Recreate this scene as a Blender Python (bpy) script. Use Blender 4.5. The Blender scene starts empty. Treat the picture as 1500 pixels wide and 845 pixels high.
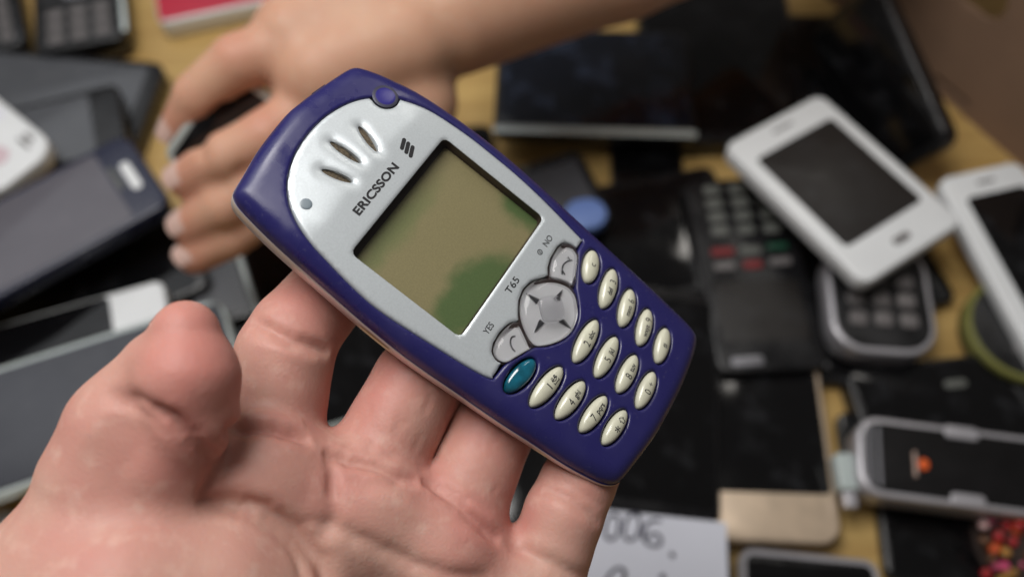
import bpy, bmesh, math, random
import numpy as np
from mathutils import Vector, Matrix, geometry

random.seed(7)
S = 0.001                      # everything below is written in millimetres
C = bpy.context.scene.collection
scn = bpy.context.scene

# ------------------------------------------------------------------ camera
cam_d = bpy.data.cameras.new('camera')
cam = bpy.data.objects.new('camera', cam_d)
C.objects.link(cam)
cam.location = (0, 0, 0.400)
cam.rotation_euler = (math.radians(28), 0, 0)
cam_d.sensor_width = 36
cam_d.lens = 31.2
cam_d.clip_start = 0.01
cam_d.clip_end = 20
cam_d.dof.use_dof = True
cam_d.dof.focus_distance = 0.180
cam_d.dof.aperture_fstop = 7.6
scn.camera = cam

# ------------------------------------------------------------------ world and lamps
world = bpy.data.worlds.new('World')
scn.world = world
world.use_nodes = True
bg = world.node_tree.nodes['Background']
bg.inputs[0].default_value = (0.60, 0.56, 0.53, 1)
bg.inputs[1].default_value = 0.15

def area(name, loc, target, sx, sy, power, col):
    d = bpy.data.lights.new(name, 'AREA')
    d.shape = 'RECTANGLE'
    d.size, d.size_y, d.energy, d.color = sx, sy, power, col
    o = bpy.data.objects.new(name, d)
    C.objects.link(o)
    o.location = loc
    v = Vector(target) - Vector(loc)
    o.rotation_euler = v.to_track_quat('-Z', 'Y').to_euler()
    return o

area('key_lamp', (-0.17, 0.23, 0.74), (-0.05, 0.10, 0.14), 0.32, 0.32, 3.9, (1.0, 0.97, 0.94))
area('ceiling_panel', (-0.80, 0.85, 1.35), (-0.15, 0.15, 0.0), 1.2, 1.0, 3.6, (0.93, 0.96, 1.0))

area('strip_lamp', (0.42, 0.80, 0.95), (0.0, 0.10, 0.20), 0.05, 0.45, 0.8, (1.0, 0.95, 0.88))

scn.view_settings.view_transform = 'Standard'
scn.view_settings.look = 'None'
scn.view_settings.exposure = 0.0
scn.view_settings.gamma = 1.0
scn.view_settings.use_curve_mapping = False
try:
    scn.cycles.use_denoising = True
    scn.cycles.max_bounces = 10
    scn.cycles.transparent_max_bounces = 12
    scn.cycles.caustics_refractive = True
    scn.cycles.caustics_reflective = False
    scn.cycles.sample_clamp_indirect = 6.0
except Exception:
    pass

# ------------------------------------------------------------------ measured layout (millimetres, table top is z = 0)
HERO_ROT = [[0.50745, -0.77965, 0.36694], [0.86062, 0.47972, -0.1709], [-0.04279, 0.40251, 0.91441]]
HERO_LOC = [-4.926, 88.926, 242.322]
HAND = {
    'thumb': [[-57.73, 66.51, 257.55, 6.1], [-57.0, 59.73, 255.08, 8.9], [-57.06, 54.53, 250.61, 8.2]],
    'thumb_lump': [[-68.96, 52.89, 243.51, 11.5], [-62.97, 48.15, 243.83, 8.6]],
    'thumb_back': [[-64.15, 62.74, 251.01, 6.8], [-72.16, 54.1, 243.03, 9.3], [-75.9, 46.36, 237.78, 11.0]],
    'thumb_base': [[-65.95, 44.26, 236.09, 10.8], [-73.17, 43.86, 237.58, 12.0], [-78.69, 29.55, 228.84, 20.0]],
    'index': [[-51.22, 53.53, 217.8, 10.5], [-49.82, 59.2, 223.09, 10.4], [-47.39, 74.6, 230.14, 10.0], [-45.74, 79.47, 230.47, 9.3], [-35.38, 99.26, 226.26, 8.6], [-25.48, 114.4, 226.39, 7.4]],
    'middle': [[-32.54, 49.0, 213.13, 10.6], [-29.06, 55.09, 217.5, 10.4], [-20.28, 71.83, 221.87, 9.6], [-14.4, 81.45, 220.19, 9.3], [-3.47, 95.89, 218.81, 8.4], [2.41, 103.44, 218.29, 7.4]],
    'ring': [[-16.08, 40.48, 206.34, 10.2], [-11.86, 46.19, 211.64, 10.0], [-4.18, 64.4, 214.52, 9.2], [1.53, 74.84, 214.41, 8.9], [10.3, 86.57, 212.72, 8.0], [16.15, 94.38, 212.34, 7.0]],
    'pinky': [[2.19, 26.29, 198.79, 9.2], [6.07, 33.67, 204.98, 9.0], [11.05, 46.43, 210.63, 8.3], [14.1, 52.63, 211.66, 8.0], [21.12, 65.38, 209.38, 7.4], [25.77, 72.9, 208.85, 6.5]],
    'palm_index': [[-50.38, 50.94, 226.62, 12.2], [-59.45, 29.21, 207.14, 14.0], [-72.0, -22.77, 184.03, 20.0]],
    'palm_middle': [[-31.93, 49.09, 217.14, 12.0], [-46.28, 23.46, 199.55, 14.0], [-64.4, -26.73, 179.66, 20.0]],
    'palm_ring': [[-15.06, 42.02, 211.12, 11.8], [-30.69, 17.26, 193.99, 14.0], [-58.03, -29.53, 175.91, 20.0]],
    'palm_pinky': [[2.6, 31.38, 203.76, 11.0], [-16.08, 6.93, 188.5, 15.0], [-50.08, -32.38, 172.13, 19.0]],
    'palm_mid': [[-55.3, 44.45, 222.6, 12.5], [-38.98, 38.57, 215.51, 13.0], [-43.64, 26.56, 206.86, 14.0]],
    'palm_pad': [[-50.23, 49.0, 226.15, 12.0], [-30.8, 45.58, 218.11, 12.0], [-14.31, 38.37, 209.74, 12.0], [-0.72, 29.21, 202.61, 11.0]],
    'thenar': [[-77.89, 27.25, 226.48, 19.5], [-68.54, 24.62, 229.61, 20.0], [-57.12, 25.3, 226.58, 17.5], [-48.75, 22.47, 220.54, 16.0]],
    'thenar_base': [[-69.38, 24.92, 227.51, 20.0], [-69.78, -0.72, 209.35, 24.0], [-66.34, -22.27, 188.83, 20.0]],
    'hypothenar': [[-18.6, 6.79, 192.95, 15.0], [-34.62, -12.99, 189.23, 18.0]],
    'wrist': [[-67.2, -25.5, 180.31, 21.0], [-74.46, -58.13, 169.76, 24.0], [-79.77, -102.33, 153.05, 27.0]],
    'wrist_side': [[-53.78, -29.53, 175.91, 20.0], [-57.51, -61.21, 165.86, 24.0], [-62.18, -103.54, 150.15, 27.0]],
}
ARM = {
    'forearm': [[45.58, 317.57, 121.49, 30.0], [165.38, 389.52, 120.1, 36.0]],
    'forearm_side': [[-25.75, 276.34, 125.62, 26.0], [46.15, 321.59, 117.96, 30.0]],
    'hand_back': [[-44.55, 259.08, 127.76, 22.0], [-75.82, 239.96, 128.93, 19.0]],
    'hand_edge': [[-42.92, 243.49, 108.15, 20.0], [-75.18, 227.11, 110.77, 17.0]],
    'hand_palm': [[-128.15, 252.59, 90.34, 15.0], [-94.77, 241.54, 92.39, 19.0]],
    'hand_side': [[-58.48, 268.91, 132.99, 20.0], [-86.65, 254.31, 136.55, 16.0]],
    'thumb': [[-86.65, 249.53, 134.01, 13.0], [-106.15, 239.88, 136.81, 11.0], [-123.85, 231.47, 126.68, 9.5], [-135.14, 225.86, 112.37, 8.0]],
    'index': [[-76.46, 232.37, 121.49, 12.0], [-95.54, 214.1, 123.1, 10.5], [-111.46, 207.07, 119.37, 9.5], [-129.71, 205.36, 107.13, 8.5]],
    'middle': [[-75.18, 224.65, 109.46, 12.0], [-97.48, 204.1, 109.86, 10.5], [-113.72, 194.54, 104.77, 9.5], [-130.88, 192.69, 92.47, 8.5]],
    'ring': [[-74.0, 219.57, 97.69, 11.0], [-97.46, 200.07, 96.39, 10.0], [-114.17, 189.0, 90.5, 9.0], [-131.63, 184.64, 81.39, 8.0]],
}
CREASES = [([[-49.5, 39.8, 237.8], [-48.8, 39.5, 237.6], [-47.8, 39.1, 237.2], [-46.7, 38.6, 236.6], [-45.5, 38.1, 235.9], [-44.5, 37.5, 235.2], [-43.7, 36.9, 234.5], [-42.8, 36.2, 233.8], [-41.9, 35.4, 233.1], [-41.1, 34.6, 232.5], [-40.4, 33.6, 232.0], [-39.7, 32.5, 231.7], [-39.1, 31.2, 231.4], [-38.5, 29.9, 231.2], [-38.0, 28.7, 231.3], [-37.7, 27.9, 231.3]], 0.5, 1.2), ([[-35.5, 52.1, 232.8], [-35.1, 50.9, 233.0], [-34.6, 49.3, 233.1], [-34.2, 47.7, 233.1], [-34.2, 46.0, 233.1], [-34.3, 44.4, 232.9], [-34.4, 43.2, 232.7]], 0.5, 1.0), ([[-70.7, 55.9, 255.7], [-69.5, 55.7, 256.0], [-67.8, 55.3, 256.5], [-66.2, 55.0, 256.8], [-64.7, 54.5, 257.4], [-62.8, 53.6, 258.9], [-61.2, 52.8, 259.6], [-60.1, 52.2, 259.7], [-59.1, 51.7, 259.4], [-58.1, 51.1, 259.0], [-57.2, 50.6, 258.4], [-56.4, 50.1, 257.8], [-55.7, 49.5, 257.1], [-55.0, 49.0, 256.3], [-54.4, 48.4, 255.4], [-53.8, 47.8, 254.0], [-53.3, 47.3, 252.0], [-53.1, 47.0, 249.5], [-53.2, 47.1, 246.9]], 0.7, 1.3), ([[-60.0, 52.1, 259.6], [-59.2, 51.7, 259.4], [-58.2, 51.2, 259.0], [-57.2, 50.6, 258.4], [-56.5, 50.1, 257.8], [-55.8, 49.6, 257.1], [-55.1, 49.0, 256.3], [-54.4, 48.4, 255.4], [-53.9, 47.9, 254.4], [-53.4, 47.5, 252.9], [-53.1, 47.2, 251.1], [-53.1, 47.0, 248.9], [-53.3, 47.1, 246.3], [-53.7, 46.5, 241.7]], 1.0, 1.4), ([[-69.4, 54.6, 255.9], [-68.4, 54.3, 256.0], [-67.1, 54.0, 256.0], [-65.6, 53.5, 256.1], [-64.2, 52.9, 256.4], [-62.7, 52.1, 256.9], [-61.3, 51.2, 257.3], [-60.2, 50.4, 257.3], [-59.3, 49.8, 257.0], [-58.4, 49.1, 256.7], [-57.7, 48.5, 256.2], [-57.1, 47.9, 255.5], [-56.5, 47.4, 254.8], [-55.8, 46.8, 253.5], [-55.2, 46.3, 252.0], [-54.9, 46.0, 250.7]], 0.35, 0.9), ([[-54.0, 46.2, 242.9], [-54.3, 45.2, 242.8], [-54.7, 43.8, 242.5], [-55.0, 42.5, 242.1], [-55.0, 41.6, 241.4], [-54.5, 41.3, 240.4], [-53.6, 41.4, 239.3], [-52.4, 41.5, 238.5], [-51.2, 41.4, 238.2], [-50.0, 41.4, 238.0], [-48.9, 41.5, 237.8], [-47.8, 41.5, 237.4], [-46.5, 41.3, 236.8], [-45.6, 40.9, 236.3], [-44.6, 40.4, 235.6], [-43.6, 39.8, 234.9], [-42.6, 39.2, 234.0], [-41.6, 38.5, 233.3], [-40.8, 37.9, 232.5], [-39.9, 37.1, 231.8], [-39.0, 36.3, 231.2], [-38.2, 35.5, 230.6], [-37.5, 34.7, 230.0], [-36.9, 33.9, 229.6], [-36.1, 32.9, 229.0], [-35.5, 31.9, 228.5], [-35.0, 30.9, 228.1], [-34.5, 29.8, 227.5], [-34.2, 28.6, 227.1], [-33.9, 27.3, 226.7], [-33.6, 26.0, 226.3], [-33.4, 24.8, 226.0], [-33.3, 24.0, 225.7]], 1.9, 1.6), ([[-36.6, 51.3, 233.7], [-35.9, 50.1, 233.6], [-35.1, 48.5, 233.4], [-34.4, 47.0, 233.2], [-34.0, 45.7, 233.0], [-33.7, 44.5, 232.8], [-33.6, 43.3, 232.5], [-33.7, 42.1, 232.2], [-33.9, 40.9, 231.8], [-34.3, 39.7, 231.4], [-35.0, 38.4, 230.9], [-35.8, 37.0, 230.5], [-36.5, 36.1, 230.2]], 0.6, 1.4), ([[-34.1, 48.8, 233.0], [-33.2, 48.5, 232.7], [-31.9, 48.1, 232.3], [-30.4, 47.7, 232.0], [-28.9, 47.3, 231.6], [-27.8, 47.2, 231.3], [-26.5, 47.1, 230.8], [-25.3, 47.1, 230.3], [-24.0, 47.0, 229.6], [-22.6, 46.8, 228.8], [-21.6, 46.5, 228.1], [-20.6, 46.2, 227.3], [-19.5, 45.8, 226.6], [-18.3, 45.4, 225.9], [-17.2, 44.9, 225.4], [-16.0, 44.3, 225.0], [-14.8, 43.8, 224.7], [-13.7, 43.3, 224.5], [-12.5, 42.8, 224.2], [-11.2, 42.2, 223.8], [-10.1, 41.8, 223.4], [-8.9, 41.3, 222.9], [-7.8, 40.9, 222.4], [-6.8, 40.5, 221.7], [-5.4, 39.9, 220.6], [-4.1, 39.4, 219.3], [-2.9, 38.9, 218.0], [-1.9, 38.5, 217.0], [-1.1, 38.1, 216.3]], 0.55, 1.4), ([[-39.6, 39.7, 232.9], [-38.7, 39.7, 232.7], [-37.3, 39.8, 232.3], [-36.0, 39.7, 231.8], [-34.9, 39.5, 231.5], [-33.8, 39.2, 231.1], [-32.3, 38.7, 230.5], [-31.4, 38.4, 230.2], [-30.5, 38.0, 229.8], [-29.5, 37.7, 229.2], [-28.4, 37.2, 228.6], [-27.3, 36.8, 227.9], [-26.1, 36.4, 227.1], [-24.9, 36.0, 226.3], [-23.9, 35.8, 225.7], [-22.8, 35.4, 225.0], [-21.7, 35.1, 224.4], [-20.6, 34.7, 224.0], [-19.4, 34.3, 223.5], [-18.2, 33.9, 223.2], [-17.0, 33.6, 223.0], [-15.8, 33.2, 222.7], [-14.6, 33.0, 222.5], [-13.4, 32.7, 222.1], [-12.0, 32.5, 221.8], [-10.7, 32.4, 221.3], [-9.3, 32.3, 220.7], [-8.0, 32.2, 220.1], [-6.8, 32.2, 219.4], [-5.7, 32.2, 218.8], [-4.8, 32.1, 218.3], [-4.1, 32.1, 217.9]], 0.7, 1.5), ([[-50.3, 50.0, 252.0], [-49.7, 50.9, 250.6], [-51.7, 55.2, 239.1], [-50.6, 55.3, 239.1], [-49.3, 55.3, 239.0], [-47.9, 55.3, 238.8], [-46.7, 55.2, 238.5], [-45.4, 55.1, 238.1], [-44.1, 54.9, 237.6], [-42.9, 54.8, 236.9], [-41.9, 54.6, 236.3], [-40.3, 54.5, 235.2], [-39.4, 54.4, 234.4]], 2.2, 1.5), ([[-37.0, 52.7, 233.4], [-36.1, 52.5, 233.0], [-34.7, 52.1, 232.4], [-33.2, 51.7, 231.9], [-32.0, 51.4, 231.6], [-30.7, 51.2, 231.4], [-29.3, 51.0, 231.1], [-28.0, 50.7, 230.8], [-26.6, 50.3, 230.4], [-25.3, 49.8, 229.9], [-24.0, 49.4, 229.3], [-22.8, 49.1, 228.6], [-21.3, 48.9, 227.5], [-20.0, 48.7, 226.3], [-19.0, 48.6, 225.6]], 1.5, 1.3), ([[-33.7, 54.7, 230.5], [-32.8, 54.6, 230.3], [-31.4, 54.2, 230.2], [-29.8, 53.9, 230.1], [-28.3, 53.6, 229.9], [-26.9, 53.3, 229.5], [-25.4, 53.1, 229.0], [-24.0, 52.9, 228.3], [-23.1, 52.8, 227.8]], 0.3, 0.9), ([[-18.6, 49.2, 224.9], [-17.7, 48.9, 224.4], [-16.5, 48.4, 223.8], [-15.1, 47.7, 223.6], [-13.7, 46.8, 223.6], [-12.6, 46.1, 223.5], [-11.5, 45.3, 223.4], [-10.4, 44.6, 223.2], [-9.3, 43.8, 222.9], [-8.2, 43.0, 222.5], [-7.0, 42.1, 221.8], [-5.7, 41.2, 220.9], [-4.5, 40.4, 219.8], [-3.5, 39.7, 218.7], [-2.8, 39.2, 217.8]], 1.5, 1.3), ([[-15.3, 50.6, 222.1], [-14.5, 50.0, 222.4], [-13.4, 49.3, 222.6], [-12.1, 48.4, 222.8], [-10.8, 47.6, 222.8], [-9.6, 46.9, 222.6], [-8.4, 46.3, 222.3], [-7.2, 45.6, 221.7], [-5.9, 45.0, 221.0], [-4.9, 44.6, 220.2], [-4.2, 44.3, 219.5]], 0.3, 0.9), ([[-1.4, 38.1, 216.6], [-0.4, 38.0, 215.8], [1.0, 37.8, 215.1], [2.6, 37.4, 215.1], [4.2, 36.8, 215.4], [5.3, 36.3, 215.6], [6.5, 35.8, 215.6], [7.7, 35.3, 215.4], [8.9, 34.7, 215.1], [10.1, 34.3, 214.7], [11.1, 34.0, 214.1], [12.8, 33.6, 212.7], [14.3, 33.5, 210.9], [15.4, 33.6, 208.6]], 0.8, 1.3), ([[-52.4, 78.2, 238.4], [-50.7, 77.1, 239.6], [-49.0, 76.1, 240.2], [-47.4, 75.3, 240.4], [-45.9, 74.5, 240.3], [-44.5, 73.9, 240.0], [-43.1, 73.5, 239.4], [-41.8, 73.3, 238.7], [-40.6, 73.2, 237.7], [-39.6, 73.2, 236.7], [-38.3, 73.4, 234.8], [-37.5, 73.8, 233.1]], 1.5, 1.2), ([[-53.1, 75.8, 238.6], [-51.6, 75.0, 239.6], [-49.7, 74.1, 240.2], [-47.9, 73.3, 240.4], [-46.7, 72.8, 240.3], [-45.5, 72.3, 240.0], [-44.3, 71.9, 239.6], [-43.2, 71.6, 239.1], [-41.8, 71.4, 238.2], [-40.4, 71.3, 237.0], [-39.5, 71.4, 236.0]], 0.4, 0.9), ([[6.4, 50.0, 217.1], [7.6, 49.4, 218.1], [9.1, 48.6, 218.9], [10.2, 48.0, 219.2], [11.4, 47.4, 219.3], [12.6, 46.7, 219.2], [13.7, 46.0, 218.9], [14.7, 45.3, 218.4], [15.7, 44.7, 217.7], [17.1, 43.8, 216.3], [18.1, 43.4, 214.5]], 0.8, 1.1), ([[7.4, 52.0, 217.2], [8.4, 51.5, 218.1], [9.8, 51.0, 218.9], [11.3, 50.3, 219.4], [12.4, 49.7, 219.5], [13.5, 49.0, 219.4], [14.7, 48.4, 219.1], [15.7, 47.8, 218.7], [17.6, 47.1, 217.3], [19.0, 46.8, 215.6]], 0.4, 0.9), ([[-29.4, 60.3, 228.6], [-28.5, 62.0, 228.9], [-27.9, 63.7, 229.2]], 0.15, 0.55), ([[-22.5, 59.0, 228.5], [-21.9, 60.2, 228.8], [-21.4, 61.3, 229.0]], 0.15, 0.55), ([[-32.9, 55.2, 230.0], [-32.5, 57.2, 228.7], [-32.1, 59.0, 228.0]], 0.15, 0.55), ([[-28.6, 52.7, 230.3], [-27.9, 54.9, 229.4], [-27.3, 56.9, 228.9]], 0.15, 0.55), ([[-18.4, 61.6, 227.7], [-17.2, 63.8, 228.2], [-16.3, 65.8, 228.9]], 0.15, 0.55), ([[-31.0, 58.9, 228.3], [-30.4, 60.1, 228.2], [-29.7, 61.5, 228.5], [-29.2, 63.0, 228.7], [-28.8, 64.1, 228.8]], 0.15, 0.55), ([[-23.9, 57.2, 228.3], [-23.4, 58.2, 228.4], [-22.8, 59.4, 228.7], [-21.9, 61.5, 229.2]], 0.15, 0.55), ([[-32.3, 56.8, 229.0], [-31.5, 59.2, 228.0], [-30.8, 61.4, 228.0]], 0.15, 0.55), ([[-28.9, 68.8, 228.2], [-28.3, 69.9, 228.4], [-27.5, 71.3, 228.9], [-26.9, 72.7, 229.2], [-26.5, 73.9, 229.3]], 0.15, 0.55), ([[-24.9, 57.5, 228.6], [-24.3, 58.6, 228.7], [-23.5, 60.0, 229.1], [-22.9, 61.4, 229.4], [-22.5, 62.5, 229.6]], 0.15, 0.55), ([[-20.5, 55.2, 225.8], [-19.6, 57.0, 225.9], [-18.9, 58.7, 226.4]], 0.15, 0.55), ([[-19.0, 62.0, 228.3], [-18.4, 63.1, 228.5], [-17.6, 64.6, 228.8], [-16.9, 66.0, 229.3], [-16.5, 67.1, 229.7]], 0.15, 0.55), ([[-17.6, 66.9, 230.2], [-16.9, 68.2, 230.5], [-16.4, 69.6, 230.7]], 0.15, 0.55), ([[-29.0, 53.1, 230.2], [-28.3, 55.3, 229.3], [-27.7, 57.3, 228.9]], 0.15, 0.55), ([[-3.9, 57.0, 222.5], [-3.4, 58.3, 222.7], [-2.8, 59.5, 222.9]], 0.14, 0.45), ([[-7.2, 56.1, 222.8], [-6.7, 57.4, 223.0], [-6.2, 58.8, 223.1]], 0.14, 0.45), ([[-4.4, 47.4, 220.0], [-3.8, 48.9, 220.0], [-3.3, 50.3, 220.1]], 0.14, 0.45), ([[-3.2, 59.3, 223.0], [-2.6, 60.9, 223.3], [-1.9, 62.6, 223.6]], 0.14, 0.45), ([[-2.6, 58.6, 222.6], [-2.0, 60.2, 222.9], [-1.3, 61.8, 223.2]], 0.14, 0.45), ([[-4.6, 57.2, 222.8], [-4.3, 58.0, 222.8], [-4.0, 58.8, 223.0]], 0.14, 0.45)]
ARM_CREASES = [([[-111.7, 226.3, 128.8], [-113.2, 226.1, 126.7], [-115.7, 226.5, 123.0], [-125.4, 240.0, 102.4], [-127.8, 238.7, 99.7], [-130.3, 238.0, 96.2], [-132.8, 238.1, 92.1], [-118.5, 207.9, 126.2], [-118.9, 204.7, 125.6], [-119.5, 202.6, 124.1], [-120.1, 201.3, 122.8]], 1.5, 3.0), ([[-101.6, 200.9, 123.4], [-103.6, 199.8, 120.0], [-105.3, 198.0, 117.6]], 1.0, 2.5), ([[-101.7, 192.1, 113.3], [-102.7, 190.7, 111.5], [-104.4, 189.0, 108.6], [-105.7, 188.0, 106.0]], 1.0, 2.5)]
LUMPS = [([-44.43, 47.71, 238.48], 9, 0.8), ([-20.97, 43.22, 227.54], 7, 1.4), ([-42.15, 47.79, 237.34], 8, 0.8), ([-9.37, 37.06, 222.71], 7, 0.8), ([-26.8, 43.72, 230.74], 5, 0.4), ([-45.46, 63.61, 235.82], 9, 1.5), ([-24.81, 60.7, 229.32], 9, 1.0), ([-8.37, 52.18, 222.38], 9, 0.9), ([8.6, 39.65, 216.86], 10, 0.6), ([-42.75, 80.22, 239.59], 9, 0.6), ([-14.58, 32.03, 221.91], 8, 1.0)]
FLUSH = [([-53.28, 60.06, 263.25], 16, 0.8), ([-48.6, 57.26, 258.01], 10, 0.7), ([-54.78, 44.47, 244.42], 8, 0.35), ([-43.1, 82.7, 239.28], 10, 0.55), ([-43.01, 54.51, 237.09], 7, 0.5), ([-26.7, 68.7, 229.64], 12, 0.5), ([-7.07, 59.18, 223.14], 10, 0.45), ([-35.17, 47.58, 233.53], 10, 0.4), ([-18.11, 52.11, 222.62], 9, 0.4), ([-4.12, 40.45, 219.38], 9, 0.4), ([14.09, 51.48, 219.88], 10, 0.4)]
NAIL = {
    'c': [-62.22, 64.23, 253.68],
    'x': [-0.507, -0.3427, 0.7909],
    'y': [-0.1007, 0.9348, 0.3406],
    'n': [-0.8561, 0.093, -0.5084],
    'r': 7.0,
}
ARM_NAILS = [{'c': [-139.37, 223.61, 119.26], 'x': [-0.4556, 0.8901, 0.0105], 'y': [-0.592, -0.2942, -0.7503], 'n': [-0.6648, -0.3481, 0.661], 'r': 7.6}, {'c': [-132.8, 204.69, 115.43], 'x': [-0.1174, 0.9924, 0.0364], 'y': [-0.828, -0.0776, -0.5553], 'n': [-0.5483, -0.0953, 0.8308], 'r': 8.1}, {'c': [-134.21, 191.95, 100.67], 'x': [-0.1322, 0.9906, 0.0354], 'y': [-0.8097, -0.0873, -0.5804], 'n': [-0.5718, -0.1053, 0.8136], 'r': 8.1}, {'c': [-133.41, 183.95, 89.56], 'x': [-0.2552, 0.9665, 0.0265], 'y': [-0.8656, -0.2162, -0.4516], 'n': [-0.4308, -0.1382, 0.8918], 'r': 7.6}]
ARM_FLUSH = [([-135.14, 225.86, 112.37], 16, 0.8), ([-123.85, 231.47, 126.68], 9, 0.5), ([-106.15, 239.88, 145.81], 10, 0.6), ([-129.71, 205.36, 107.13], 16, 0.8), ([-111.46, 207.07, 119.37], 9, 0.5), ([-95.54, 214.1, 132.1], 10, 0.6), ([-130.88, 192.69, 92.47], 16, 0.8), ([-113.72, 194.54, 104.77], 9, 0.5), ([-97.48, 204.1, 118.86], 10, 0.6), ([-131.63, 184.64, 81.39], 16, 0.8), ([-114.17, 189.0, 90.5], 9, 0.5), ([-97.46, 200.07, 105.39], 10, 0.6)]
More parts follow.
